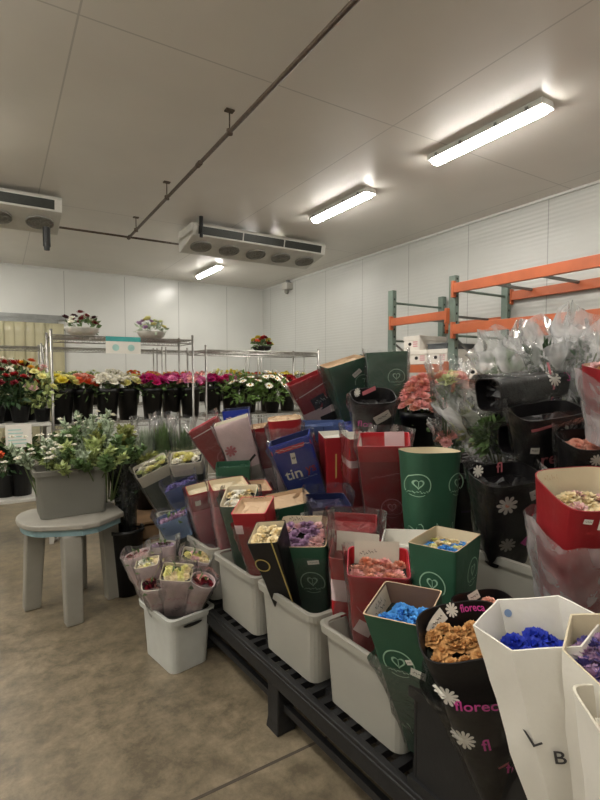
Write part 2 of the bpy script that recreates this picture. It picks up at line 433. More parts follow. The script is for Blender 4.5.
    if fl:
        kind, cols, r, n = fl[:4]
        q = random.Random(len(BASES)); s1 = taper + (1 - taper) * max(0, 1 - depth / h)
        placed = []; pf = abs(p) if p > 0 else 3
        n = max(n, min(34, int(.9 * w * dp * s1 * s1 * 4 / (r * r * 1.9))))
        for i in range(n):
            best = None
            for _ in range(14):
                while True:
                    u, v = q.uniform(-1, 1), q.uniform(-1, 1)
                    if (p > 0 and abs(u) ** p + abs(v) ** p < .95) or (p < 0 and u * u + v * v < .72): break
                mg = 1.05 if p < 0 else .92
                x = (w * s1 - r * mg) * u; y = (dp * s1 - r * mg) * v
                dd = min([math.hypot(x - u[0], y - u[1]) for u in placed] or [9])
                if best is None or dd > best[0]: best = (dd, x, y)
            x, y = best[1:]; placed.append((x, y))
            me = flower(kind, r, cols[i % len(cols)], PET['gold'])
            z = h - depth + back * (y / dp * .5 + .5) + r * .1 + q.uniform(-.1, .35) * r
            link(fname, me, th, (x, y, z), (q.uniform(-.3, .3), q.uniform(-.3, .3), q.uniform(0, 6)))
    if leaves:
        lm = MB(); leafball(lm, (0, 0, h - depth * .6), w * .8, dp * .8, leaves[2], leaves[1], .05, .022, random.Random(4)); obj('foliage', lm, leaves[0], th)
    if wrap:
        wm, ex, fl2, amp, z0 = wrap
        wb = MB(); rs = []; KK = 18; NN = 44
        for k in range(KK + 1):
            t = z0 + (1 - z0) * k / KK; z = t * h * (1 + ex / h)
            s = (taper + (1 - taper) * t ** curve) * (1.05 + fl2 * t ** 2) + .02
            rg = []
            for i in range(NN):
                a2 = 2 * PI * (i + .5) / NN; c, sn = math.cos(a2), math.sin(a2)
                pp = min(abs(p), 6)
                x = w * s * math.copysign(abs(c) ** (2 / pp), c); y = dp * s * math.copysign(abs(sn) ** (2 / pp), sn)
                k2 = amp * (.5 + t) * (nz((x * 14, y * 14, z * 9 + sd)) + .6 * nz((x * 30, y * 30, z * 22 + sd)))
                rr = math.hypot(x, y) or 1
                k2 = max(k2, -.004)
                rg.append((x + x / rr * (k2 + .004), y + y / rr * (k2 + .004), z + amp * 2.2 * nz((x * 17 + 5, y * 17, sd)) * t ** 4))
            rs.append(rg)
        wb.rings(rs, 0, False, False); obj('clear_wrap', wb, wm, th, smooth=True)
    return th

# ================================================================== THE COLD ROOM
XW, YB, ZC = 5.6, 10.85, 3.65
XL, YF = -4.2, -3.2
floor_m = mat('wet_concrete', '746a59', .4, var=.22, scale=1.3); 
def _floor():
    nt = floor_m.node_tree; L = nt.links.new; b = nt.nodes['Principled BSDF']
    tc = [n for n in nt.nodes if n.type == 'TEX_COORD'][0]; rp = [n for n in nt.nodes if n.type == 'VALTORGB'][0]
    n = nn(nt, 'ShaderNodeTexNoise', Scale=7.5, Detail=12.0, Roughness=.78, Distortion=.15); L(tc.outputs['Object'], n.inputs['Vector'])
    r2 = nn(nt, 'ShaderNodeValToRGB'); r2.color_ramp.elements[0].position = .40; r2.color_ramp.elements[1].position = .64
    r2.color_ramp.elements[0].color = (.62, .60, .56, 1); r2.color_ramp.elements[1].color = (1.35, 1.32, 1.24, 1); L(n.outputs['Fac'], r2.inputs['Fac'])
    mx = nn(nt, 'ShaderNodeMix', data_type='RGBA', blend_type='MULTIPLY'); mx.inputs[0].default_value = 1
    L(rp.outputs['Color'], mx.inputs[6]); L(r2.outputs['Color'], mx.inputs[7]); L(mx.outputs[2], b.inputs['Base Color'])
    mr = nn(nt, 'ShaderNodeMapRange'); mr.inputs['To Min'].default_value = .24; mr.inputs['To Max'].default_value = .62; L(n.outputs['Fac'], mr.inputs['Value']); L(mr.outputs[0], b.inputs['Roughness'])
    bp = nn(nt, 'ShaderNodeBump', Strength=.15, Distance=.01); L(n.outputs['Fac'], bp.inputs['Height']); L(bp.outputs['Normal'], b.inputs['Normal'])
_floor()
wall_m = panel_mat('white_wall_panel', 'cfd0cb', 'X', (1.16,), None, .26)
rib_m = panel_mat('ribbed_wall_panel', 'bdbeb9', 'Y', (1.16,), 6.0, .34)
ceil_m = panel_mat('ceiling_panel', 'dcd8d0', 'XY', (2.44, 3.6), None, .4)
def slab(name, a, b, m):
    mb = MB(); mb.box(*a, *b); return struct(name, mb, m)
slab('floor', (XL, YF, -.1), (XW, YB, 0), floor_m)
c = MB(); c.box(XL, YF, 0, XW, YB, .12); co = struct('ceiling', c, ceil_m, loc=(0, 0, ZC))
for n in ceil_m.node_tree.nodes:                    # seam offset so a joint runs where the photograph shows one
    if n.type == 'SEPXYZ':
        mp = nn(ceil_m.node_tree, 'ShaderNodeMapping'); mp.inputs['Location'].default_value = (-.45, .4, 0)
        l = n.inputs[0].links[0]; src = l.from_socket
        ceil_m.node_tree.links.new(src, mp.inputs[0]); ceil_m.node_tree.links.new(mp.outputs[0], n.inputs[0])
slab('wall_right', (XW, YF, 0), (XW + .1, YB, ZC), rib_m)
slab('wall_left', (XL - .1, YF, 0), (XL, YB, ZC), rib_m)
slab('wall_front', (XL, YF - .1, 0), (XW, YF, ZC), wall_m)
# back wall with a strip-curtain doorway
DX0, DX1, DZ = -1.3, 1.02, 2.62
bw = MB(); bw.box(XL, YB, 0, DX0, YB + .1, ZC); bw.box(DX1, YB, 0, XW, YB + .1, ZC); bw.box(DX0, YB, DZ, DX1, YB + .1, ZC)
struct('wall_back', bw, wall_m)
trim = mat('white_trim', 'c9c9c4', .4, var=.04)
cv = MB(); cv.box(XW - .03, YF, ZC - .03, XW, YB, ZC); struct('trim_1', cv, trim)
cv = MB(); cv.box(XL, YB - .03, ZC - .03, XW - .03, YB, ZC); struct('trim_2', cv, trim)
# saw-cut joints in the slab
JT = mat('saw_cut_joint', '4a4238', .8)
cv = MB(); cv.box(XL, 1.655, -.001, XW, 1.668, .0012); struct('trim_3', cv, JT)
cv = MB(); cv.box(-1.45, YF, -.001, -1.437, YB, .0011); struct('trim_4', cv, JT)
# vestibule seen behind the curtain
slab('wall_vestibule', (DX0 - .1, YB + .9, 0), (DX1 + .1, YB + 1, ZC), mat('vestibule_paint', 'd8d2b8', .6, var=.05))
slab('floor_vestibule', (DX0 - .1, YB + .1, -.1), (DX1 + .1, YB + .9, 0), floor_m)
slab('ceiling_vestibule', (DX0 - .1, YB + .1, DZ + .25), (DX1 + .1, YB + .9, DZ + .35), mat('vestibule_paint', 'd8d2b8', .6))
slab('wall_vestibule_left', (DX0 - .2, YB + .1, 0), (DX0 - .1, YB + 1, ZC), MATS['vestibule_paint'])
slab('wall_vestibule_right', (DX1 + .1, YB + .1, 0), (DX1 + .2, YB + 1, ZC), MATS['vestibule_paint'])

# strip curtain
sc_ = thing('strip_curtain', 'yellowish clear plastic strip curtain hanging in the back wall doorway', 'curtain', (0, YB - .03, 0))
STRIP = translucent('curtain_strip', 'd8d2b0', .12, .25)
rail = MB(); rail.box(DX0 - .12, -.05, DZ + .02, DX1 + .16, .03, DZ + .1); rail.box(DX0 - .1, -.03, DZ - .06, DX1 + .02, .02, DZ + .02)
obj('rail', rail, mat('galvanised', '8d8f8c', .4, .7, var=.1), sc_)
x = DX0; k = 0
sm = MB()
pr = []
for i in range(7): pr.append((-.11 + .22 * i / 6, .012 * math.sin(i * 1.1)))
sm.rings([[(a, b, z) for a, b in pr] + [(a, b + .004, z) for a, b in reversed(pr)] for z in [-2.4 + .2 * j for j in range(13)]])
me = sm.mesh('strip', STRIP, True)
while x < DX1 - .1:
    link('strip', me, sc_, (x + .12, -.012 * (k % 2) - .035, DZ - .06), (0, 0, R.uniform(-.12, .12))); x += .17; k += 1

# ------------------------------------------------------------------ strip lights
HOUS = mat('light_housing', 'd6d6d0', .35, var=.03)
LAMP = mat('lit_diffuser', 'ffffff', .3, var=0, emit='fffaf2', est=62)
def strip_light(x, y, label):
    t = thing('strip_light', label, 'ceiling light', (x, y, ZC), 0, 'strip lights in a row on the ceiling')
    h = MB(); h.rings([[(sx * .07, yy, z) for sx, z in ((-1, 0), (-1.25, -.05), (-1.2, -.062), (-.95, -.05), (.95, -.05), (1.2, -.062), (1.25, -.05), (1, 0))] for yy in (-.58, .58)]); obj('housing', h, HOUS, t, bevel=.004)
    d = MB(); rs = []
    for yy, s in ((-.565, .7), (-.54, 1), (.54, 1), (.565, .7)):
        rs.append([(.064 * s * math.cos(a), yy, -.05 - .05 * s * max(0, math.sin(a))) for a in [PI * i / 10 for i in range(11)]])
    d.rings(rs); obj('diffuser', d, LAMP, t, smooth=True)
    for sx in (-1, 1):
        for yy in (-.46, -.18, .18, .46):
            e = MB(); e.box(sx * .0905 - .0035, yy - .012, -.064, sx * .0905 + .0035, yy + .012, -.03); obj('clip', e, MATS['galvanised'], t)
    return t
LX = 3.62
l0 = strip_light(LX, 2.86, 'lit white strip light on the ceiling, largest and nearest one')
dup(l0, (LX, 4.95, ZC), 'lit white strip light on the ceiling, second in the row, above the orange racks')
dup(l0, (LX, 7.15, ZC), 'lit white strip light half hidden behind the right evaporator unit')
dup(l0, (LX, 9.35, ZC), 'lit white strip light farthest back, seen below the right evaporator unit')
for yy in (.75, -1.4): dup(l0, (LX, yy, ZC), 'lit white strip light continuing the row behind the viewer')
for yy in (-1.4, .75, 2.86, 4.95, 7.15, 9.35): dup(l0, (-.62, yy, ZC), 'lit white strip light of the added unseen second row over the left aisle')  # out-of-view row, added to brighten the floor, totes and back wall
for yy in (.75, 2.86, 4.95): dup(l0, (-2.6, yy, ZC), 'lit white strip light of the added unseen third row by the left wall')  # further unseen fixtures, added for more light from the left

# ------------------------------------------------------------------ pipe on hangers
PIPE = mat('rusty_pipe', '55483c', .55, .4, var=.3, scale=30)
pt = thing('sprinkler_pipe', 'long thin dark rusty pipe hung under the ceiling', 'pipe', (1.62, 0, 3.48))
p = MB(); p.tube([(0, -3.1, 0), (0, 7.2, 0)], .017); obj('main_pipe', p, PIPE, pt, smooth=True)
p = MB(); p.tube([(-1.0, 7.2, 0), (.72, 7.2, 0)], .015); obj('cross_pipe', p, PIPE, pt, smooth=True)
for yy in (-1.6, .15, 1.9, 3.7, 5.4, 6.8):
    p = MB(); p.tube([(0, yy, .0), (0, yy, .168)], .006); p.box(-.035, yy - .025, .158, .035, yy + .025, .17); p.lathe([(.026, -.02), (.026, .02)], 10, 0, (0, yy, 0))
    obj('hanger', p, PIPE, pt)
for yy in (1.1, 4.4): 
    p = MB(); p.tube([(0, yy - .04, 0), (0, yy + .04, 0)], .024); obj('coupling', p, PIPE, pt)
p = MB(); p.tube([(0, 7.15, 0), (0, 7.25, 0)], .026); obj('tee', p, PIPE, pt)

# ------------------------------------------------------------------ evaporators
EVW = mat('evaporator_white', 'c4c2ba', .4, var=.05); COILM = mat('coil_fins', '343632', .5, .3, var=.2, scale=80); GRILL = mat('fan_grille', '85837c', .5, .3); DARKP = mat('black_rubber', '121212', .6)
def evap(x0, x1, y0, nf, label):
    t = thing('evaporator_unit', label, 'cooling unit', (x0, y0, 3.65), 0, 'evaporator units under the ceiling')
    L_ = x1 - x0; b = MB()
    b.rings([[(xx, 0, -.1), (xx, .03, -.235), (xx, .56, -.36), (xx, .62, -.35), (xx, .62, -.06), (xx, .04, -.06)] for xx in (0, L_)]); obj('cabinet', b, EVW, t, bevel=.008)
    for i in range(3):
        c = MB(); a = .08 + (L_ - .14) * i / 3; e = .08 + (L_ - .14) * (i + 1) / 3 - .02
        c.rings([[(xx, -.004, -.115), (xx, .019, -.215), (xx, .04, -.215), (xx, .02, -.115)] for xx in (a, e)]); obj('coil_panel', c, COILM, t)
    for i in range(nf):
        cx = L_ * (i + .5) / nf; g = MB()
        g.lathe([(.15, .0), (.15, -.02), (.138, -.024), (.134, -.006), (.02, -.01), (.001, -.01)], 24, 0, (cx, .34, -.385))
        for r in (.05, .085, .115): g.lathe([(r, -.018), (r + .008, -.022), (r + .008, -.016)], 20, 0, (cx, .34, -.385))
        for q in range(6):
            a = PI * q / 6; g.tube([(cx - .135 * math.cos(a), .34 - .135 * math.sin(a), -.403), (cx + .135 * math.cos(a), .34 + .135 * math.sin(a), -.403)], .004, 4)
        TT = Matrix.Translation((0, .295, -.300)) @ Matrix.Rotation(-math.atan2(.125, .53), 4, 'X') @ Matrix.Translation((0, -.34, .385))
        g.v = [tuple(TT @ Vector(q_)) for q_ in g.v]
        obj('fan_grille', g, GRILL, t)
    for hx in (.15, L_ - .15):
        g = MB(); g.tube([(hx, .3, 0), (hx, .3, -.1)], .01); obj('hanger_rod', g, MATS['galvanised'], t)
    return t
ev = evap(2.25, 4.38, 6.35, 5, 'white ceiling evaporator unit with five fan grilles, right of the pipe')
g = MB(); g.tube([(.1, -.03, -.12), (.1, -.03, .0), ], .028); g.tube([(.1, -.03, -.27), (.1, -.03, -.12)], .024); obj('drain_pipe', g, DARKP, ev)
e2 = evap(-1.45, .68, 6.3, 5, 'white ceiling evaporator unit cut by the left edge of the photo')
g = MB(); g.tube([(1.97, .12, -.4), (1.97, .12, -.62)], .04); g.tube([(1.97, .12, -.62), (1.97, .12, -.66)], .03); obj('drain_pipe', g, DARKP, e2)
dv = thing('wall_sensor_box', 'small grey device box at the top of the right wall near the corner', 'sensor', (5.6, 9.5, 3.5))
g = MB(); g.box(-.16, -.12, -.06, -.002, .12, .08); obj('case', g, EVW, dv, bevel=.01); g = MB(); g.lathe([(.05, 0), (.05, -.06), (.03, -.09), (.001, -.1)], 12, 0, (-.1, 0, -.06)); obj('sensor_dome', g, GRILL, dv)
g = MB(); g.box(-.1, -.03, .08, -.002, .03, .15); obj('bracket', g, MATS['galvanised'], dv)

# ------------------------------------------------------------------ pallet racks at the right wall
ORG = mat('orange_beam', 'ad5a35', .45, var=.12, scale=6); GRN = mat('green_upright', '66756b', .5, .1, var=.1); DGR = mat('deck_wire', '6f706c', .45, .5)
def upright(y, z, label, zb0):
    t = thing('rack_upright', label, 'rack frame', (4.55, y, 0), 0, 'upright frames of the pallet rack')
    for xx in (0, .96):
        p = MB(); p.box(xx - .035, -.045, 0, xx + .035, .045, z)
        for k in range(int(z / .1)):
            p.box(xx - .012, -.047, .05 + .1 * k, xx + .012, -.044, .075 + .1 * k, 1)
        obj('post', p, [GRN, mat('slot_dark', '1c1f1d', .8)], t, bevel=.004)
    zz = .15; k = 0
    while zz < z - .1:
        p = MB(); p.tube([(.02, 0, zz), (.94, 0, zz)], .016, 6); obj('brace', p, GRN, t)
        if zz + .62 < z - .1:
            p = MB(); p.tube([(.02, 0, zz + .6), (.94, 0, zz + .04)], .014, 6); obj('brace', p, DGR, t)
        zz += .62 if zz + .62 < z - .1 else 9
    p = MB(); p.tube([(.02, 0, z - .16), (.94, 0, z - .16)], .016, 6); obj('brace', p, GRN, t)
    for xx in (0, .96):
        p = MB(); p.box(xx - .06, -.07, 0, xx + .06, .07, .012); obj('foot_plate', p, GRN, t)
    return t
upright(1.62, 2.72, 'grey green rack upright nearest the viewer beyond the right edge', 0)
upright(3.97, 2.7, 'grey green rack upright where the tall and the low orange bays meet', 0)
upright(5.02, 2.68, 'grey green rack upright at the far end of the orange racks', 0)
def beams(y0, y1, z, bar, label, bars=4):
    t = thing('rack_shelf', label, 'rack level', (4.55, (y0 + y1) / 2, z), 0, 'orange beam levels of the pallet rack')
    L_ = (y1 - y0) / 2 - .05
    for xx in (-.06, 1.0):
        p = MB(); p.box(xx - .022, -L_, -bar, xx + .022, L_, 0); p.box(xx - .03, -L_ - .02, -bar - .05, xx + .03, -L_ + .012, .03); p.box(xx - .03, L_ - .012, -bar - .05, xx + .03, L_ + .02, .03)
        obj('beam', p, ORG, t, bevel=.004)
    for i in range(bars):
        yy = -L_ + 2 * L_ * (i + .5) / bars
        p = MB(); p.box(-.04, yy - .02, -.03, .98, yy + .02, -.005); obj('cross_bar', p, DGR, t)
    return t
beams(1.62, 3.97, 2.6, .11, 'topmost orange rack level, empty, of the near bay')
beams(1.62, 3.97, 2.13, .11, 'lower orange rack level of the near bay above the plastic wraps')
beams(3.97, 5.02, 2.3, .1, 'upper orange rack level of the far bay', 2)
b3 = beams(3.97, 5.02, 1.68, .1, 'orange rack level of the far bay carrying white flower boxes', 3)
b4 = beams(1.62, 3.97, 1.5, .1, 'low orange rack level of the near bay behind the wrapped bouquets', 4)
for lv, z, y0, y1 in ((b3, 1.68, 3.97, 5.02), (b4, 1.5, 1.62, 3.97)):
    p = MB(); n = 18
    for i in range(n): yy = -(y1 - y0) / 2 + .1 + (y1 - y0 - .2) * i / (n - 1); p.box(-.06, yy - .003, 0, 1.0, yy + .003, .006)
    for i in range(10): xx = -.05 + 1.04 * i / 9; p.box(xx - .003, -(y1 - y0) / 2 + .08, .0, xx + .003, (y1 - y0) / 2 - .08, .006)
    obj('wire_deck', p, DGR, lv)
BOXW = mat('white_carton', 'd9d4ca', .6, var=.05); BOXP = mat('carton_pink_print', 'c98d92', .6)
def carton(y, x, z, ly, lx, hz, label):
    t = thing('flower_carton', label, 'box', (x, y, z), 0, 'white flower cartons on the orange rack')
    b = MB(); b.box(-lx / 2, -ly / 2, 0, lx / 2, ly / 2, hz); 
    o = obj('carton', b, BOXW, t, bevel=.004)
    l = MB(); l.box(-lx / 2 - .006, -ly / 2 - .006, hz - .05, lx / 2 + .006, ly / 2 + .006, hz + .006); obj('lid', l, BOXW, t, bevel=.003)
    q = MB(); q.add([(-lx / 2 - .002, .03 * math.cos(2 * PI * i / 16) + ly * .1, hz * .45 + .022 * math.sin(2 * PI * i / 16)) for i in range(16)], [tuple(range(16))]); obj('hand_hole', q, mat('hole_dark', '15100e', .9), t)
    q = MB()
    for k in range(3): q.box(-lx / 2 - .0015, -ly * .38 , hz * (.25 + .15 * k), -lx / 2, -ly * .1, hz * (.33 + .15 * k))
    obj('print', q, BOXP, t)
    return t
carton(4.83, 4.78, 1.687, .3, .5, .17, 'white flower carton at the far end of the carton row')
carton(4.51, 4.78, 1.687, .3, .5, .17, 'white flower carton in the middle of the carton row')
carton(4.19, 4.78, 1.687, .3, .5, .17, 'white flower carton nearest the rack upright in the carton row')
carton(4.66, 4.8, 1.866, .28, .48, .18, 'white flower carton stacked on top of the carton row')
carton(3.6, 4.75, 1.507, .42, .5, .17, 'single white flower carton on the low orange rack level')
t = thing('plant_tray', 'dark grey shallow tray lying on the white cartons', 'tray', (4.8, 4.22, 1.866))
b = MB(); b.box(-.24, -.16, 0, .24, .16, .012); b.box(-.24, -.16, .012, -.225, .16, .06); b.box(.225, -.16, .012, .24, .16, .06); b.box(-.225, -.16, .012, .225, -.145, .06); b.box(-.225, .145, .012, .225, .16, .06)
obj('tray_body', b, mat('grey_plastic', '4c5052', .5), t)
b = MB(); b.box(-.25, -.17, .06, .25, .17, .068); obj('tray_lid', b, mat('grey_plastic_lid', '6a6f72', .4), t)

# ================================================================== WIRE RACKS AND CUT FLOWERS AT THE BACK
CHR = mat('chrome_wire', '9c9a94', .32, .75, var=.12); BLK = mat('black_bucket', '0d0d0e', .38, var=.2, spec=.45)
def onY(x, Y, z=None):
    d = FW * F + RT * (x - 300) + UP * 25; return CAM.x + d.x * (Y / d.y)
def wire_rack(label, x, y, w, d, top, levels, rz=0, group='chrome wire racks'):
    t = thing('wire_rack', label, 'wire shelving', (x, y, 0), rz, group)
    for px_ in (0, w):
        for py_ in (0, d):
            p = MB(); p.tube([(px_, py_, .02), (px_, py_, top + .03)], .0125, 8); p.lathe([(.02, 0), (.022, .02), (.012, .03)], 8, 0, (px_, py_, 0)); p.lathe([(.014, top + .03), (.014, top + .04), (.004, top + .045)], 8, 0, (px_, py_, 0)); obj('post', p, CHR, t, smooth=True)
    for z in levels:
        p = MB()
        for dz in (0, -.04):
            p.tube([(0, 0, z + dz), (w, 0, z + dz)], .0065, 6); p.tube([(0, d, z + dz), (w, d, z + dz)], .0065, 6); p.tube([(0, 0, z + dz), (0, d, z + dz)], .004, 5); p.tube([(w, 0, z + dz), (w, d, z + dz)], .004, 5)
        n = int(w / .03)
        for i in range(1, n): xx = w * i / n; p.box(xx - .002, 0, z, xx + .002, d, z + .004)
        m_ = int(w / .05)
        for yy in (0, d):
            p.tube([(w * i / (2 * m_), yy, z - (.04 if i % 2 else 0)) for i in range(2 * m_ + 1)], .0045, 4)
        for yy in (d * .33, d * .66): p.tube([(0, yy, z - .004), (w, yy, z - .004)], .004, 5)
        obj('wire_shelf', p, CHR, t)
    return t
ZA = 1.08
wire_rack('chrome wire rack in front holding the yellow, white and magenta bunches', onY(52, 5.05), 5.05, onY(193, 5.05) - onY(52, 5.05), .46, 1.93, (.3, ZA, 1.92))
wire_rack('chrome wire rack right of the magenta bunches, holding white potted plants', onY(206, 5.2), 5.2, 1.5, .62, 1.84, (.3, ZA, 1.83))
for x0, w_, lb in ((-1.1, 1.62, 'chrome wire rack in the back row behind the left potted plants'), (.58, 1.62, 'chrome wire rack in the back row behind the white bunches'), (2.26, 1.62, 'chrome wire rack in the back row behind the dark red bunches'), (3.94, 1.2, 'chrome wire rack in the back row nearest the right wall')):
    wire_rack(lb, x0, 7.7, w_, .5, 1.95, (.3, 1.1, 1.94))
# low plant bench at far left
t = thing('plant_bench', 'low white edged plant bench at the left edge with potted plants', 'plant bench', (-1.15, 4.95, 0))
WHT = mat('bench_white', 'b8b6ae', .4, var=.06)
for z in (.42, 1.09):
    p = MB(); p.box(0, 0, z, 1.55, .5, z + .03); obj('bench_shelf', p, WHT, t, bevel=.004)
for xx in (.02, 1.53):
    for yy in (.03, .47):
        p = MB(); p.box(xx - .018, yy - .018, 0, xx + .018, yy + .018, 1.09); obj('leg', p, WHT, t)

def bucket_mesh(r0, r1, h):
    p = MB(); p.lathe([(r0, 0), (r1, h * .86), (r1 + .008, h * .87), (r1 + .010, h), (r1, h), (r1 - .006, h - .01), (r0 * .95, .03)], 22); return p.mesh('bucket', BLK, True)
BK = bucket_mesh(.085, .108, .33); BKB = bucket_mesh(.09, .12, .3)
WATER = mat('bucket_water', '1a1f18', .2)
ORD = ['first', 'second', 'third', 'fourth', 'fifth', 'sixth', 'seventh', 'eighth', 'ninth', 'tenth', 'eleventh', 'twelfth']
def bunch(loc, label, cols, kind, r, n, rad, leafm, hgt=.42, group=None, spread=.7, up=.45, m2=None, nl=70):
    t = thing('flower_bunch', label, 'flowers', loc, R.uniform(0, 6), group or 'flower bunches in black buckets')
    f = MB()
    for k in range(10):
        a = R.uniform(0, 6.28); q = R.uniform(.2, .8)
        f.tube([(.03 * math.cos(a), .03 * math.sin(a), .02), (rad * q * math.cos(a), rad * q * math.sin(a), hgt)], .004, 4, 1)
    leafball(f, (0, 0, hgt - .06), rad * .95, rad * .95, .09, nl, .075, .03, R, 0)
    obj('foliage', f, [LEAF[leafm], STEM], t)
    g = 2.39996
    for i in range(n):
        rr = rad * math.sqrt((i + .5) / n); a = i * g + R.uniform(-.2, .2)
        z = hgt + up * rad * (1 - (rr / rad) ** 2) * .9 + R.uniform(-.015, .02)
        tl = spread * rr / rad
        o = link('blossom', flower(kind, r, cols[i % len(cols)], m2 or PET['gold']), t, (rr * math.cos(a), rr * math.sin(a), z))
        o.rotation_euler = Vector((0, 0, 1)).rotation_difference(Vector((math.cos(a) * tl, math.sin(a) * tl, 1)).normalized()).to_euler()
    return t
def bucket(loc, label, me=BK, group='black buckets on the wire racks'):
    o = link('flower_bucket', me, None, loc); tag(o, label, 'bucket', group); return o
A = [(61, ['yellow', 'lemon'], 'yellow'), (83, ['orange', 'salmon', 'orange'], 'orange and coral'), (107, ['white'], 'creamy'), (129, ['white', 'white', 'lemon'], 'second white'), (152, ['magenta', 'hotpink'], 'purple magenta'), (173, ['hotpink', 'pink', 'magenta'], 'hot pink'), (190, ['pink', 'pink', 'rosepink'], 'light pink')]
for i, (px, cs, nm) in enumerate(A):
    X = onY(px, 5.22); Y = 5.22 + (.07 if i % 2 else 0)
    bucket((X, Y, ZA + .005), 'black bucket %s from left on the front rack, under %s blooms' % (ORD[i], nm))
    bunch((X, Y, ZA + .015), 'bunch of %s blooms in the %s bucket of the front rack' % (nm, ORD[i]), cs, pom, .056, 24, .14, 'mid', .37)
    if i in (1, 3, 4, 5):
        bunch((X + .05, 5.44, ZA + .015), 'bunch of orange blooms behind the %s bucket of the front wire rack' % ORD[i], ['orange', 'gold', 'salmon'], pom, .04, 9, .1, 'olive', .42) if i > 3 else None
for i, (px, cs, nm) in enumerate([(214, ['hotpink', 'magenta'], 'hot pink'), (232, ['hotpink', 'pink', 'pink'], 'mixed pink'), (250, ['deepred', 'red'], 'dark red'), (270, ['deepred', 'wine'], 'deep wine red'), (289, ['red', 'deepred'], 'crimson')]):
    X = onY(px, 5.5)
    bucket((X, 5.55, ZA + .005), 'black bucket under the %s blooms on the right wire rack' % nm)
    bunch((X, 5.55, ZA + .015), 'bunch of %s blooms on the wire rack right of the pink ones' % nm if i > 1 else 'bunch of %s blooms beside the chrome post of the right rack' % nm, cs, pom, .058, 22, .145, 'mid', .36)
# back row, one bunch per bucket
BR = [(40, ['palegreen'], 'pale green'), (56, ['palegreen', 'lemon'], 'lime green'), (74, ['palegreen'], 'leafy green'), (92, ['palegreen'], 'fresh green'), (112, ['white'], 'white'), (133, ['orange', 'gold'], 'orange gold'), (152, ['orange', 'salmon'], 'coral orange'), (170, ['gold', 'orange'], 'golden orange'),
      (187, ['peach', 'orange'], 'peach'), (203, ['rosepink'], 'rose'), (218, ['lemon', 'white'], 'cream yellow'), (233, ['yellow', 'lemon'], 'pale yellow'), (246, ['gold', 'red'], 'gold and red'), (259, ['red', 'gold'], 'red and gold'), (272, ['yellow', 'gold'], 'bright yellow'), (286, ['yellow'], 'yellow'), (300, ['white', 'lemon'], 'ivory'), (314, ['white'], 'snow white')]
for i, (px, cs, nm) in enumerate(BR):
    X = onY(px, 7.9)
    bucket((X, 7.92, 1.105), 'black bucket holding the %s blooms in the back row of racks' % nm)
    bunch((X, 7.92, 1.115), 'bunch of %s %s in the back row of racks' % (nm, 'leaves' if i in (0, 1, 2, 3) else 'blooms'), cs, tulip if i in (4, 10, 11) else pom, .04, 7 if i < 4 else 11, .13, 'grass' if i < 4 else 'olive', .42, nl=110 if i < 4 else 50)
# things standing on the top shelves
def planter(loc, label, cols, kind, bowlm, r=.16, n=14, lm='mid', name='flower_bowl'):
    t = thing(name, label, 'planter', loc, R.uniform(0, 6))
    p = MB(); p.lathe([(r * .5, 0), (r * .85, r * .22), (r, r * .5), (r, r * .55), (r * .9, r * .5), (r * .4, r * .3)], 22); obj('bowl', p, bowlm, t, smooth=True)
    f = MB(); leafball(f, (0, 0, r * .65), r * 1.0, r * 1.0, r * .4, 80, .07, .035); obj('foliage', f, LEAF[lm], t)
    for i in range(n):
        rr = r * 1.05 * math.sqrt((i + .5) / n); a = i * 2.4
        link('blossom', flower(kind, .038, cols[i % len(cols)], PET['gold']), t, (rr * math.cos(a), rr * math.sin(a), r * .85 + r * .5 * (1 - (rr / r) ** 2) + R.uniform(-.02, .03)), (R.uniform(-.5, .5), R.uniform(-.5, .5), 0))
    return t
BOWL = mat('pale_bowl', 'b5b2a8', .4)
planter((onY(83, 5.28), 5.28, 1.926), 'shallow bowl of red and white flowers on top of the front wire rack', ['deepred', 'white', 'wine', 'deepred'], pom, BOWL)
planter((onY(152, 5.28), 5.28, 1.926), 'shallow bowl of pale yellow and grey flowers on top of the front wire rack', ['lemon', 'palegreen', 'lilac'], pom, BOWL, .15, 12, 'silver')
planter((onY(262, 5.45), 5.45, 1.836), 'round red and yellow bouquet alone on top of the right wire rack', ['red', 'orange', 'yellow', 'deepred'], pom, BLK, .12, 16, 'mid', 'flower_bouquet')
# sign cards clipped on shelves
def sign(loc, w, h, label, teal):
    t = thing('shelf_sign', label, 'sign', loc, 0)
    p = MB(); p.box(-w / 2, -.004, -h, w / 2, 0, 0); obj('card', p, TAG, t)
    p = MB()
    if teal:
        p.box(-w / 2, -.0055, -h * .28, w / 2, -.004, 0, 0)
        for sx in (-.22, .22): p.add([(w * sx + h * .2 * math.cos(2 * PI * i / 14), -.0055, -h * .65 + h * .2 * math.sin(2 * PI * i / 14)) for i in range(14)], [tuple(range(14))], 1)
    else:
        for k in range(5): p.box(-w * .4, -.0055, -h * (.2 + .15 * k) - h * .05, w * (.1 + .06 * k), -.004, -h * (.2 + .15 * k), 1)
    obj('printed_front', p, [mat('sign_teal', '3f9c98', .5), mat('sign_pale_teal', '9fc4bc', .5)], t)
sign((onY(124, 5.03), 5.033, 1.925), .33, .165, 'white card with a teal header hanging from the front rack top shelf', True)
sign((onY(17, 4.94), 4.944, 1.115), .2, .2, 'white printed card hanging from the edge of the low plant bench', False)
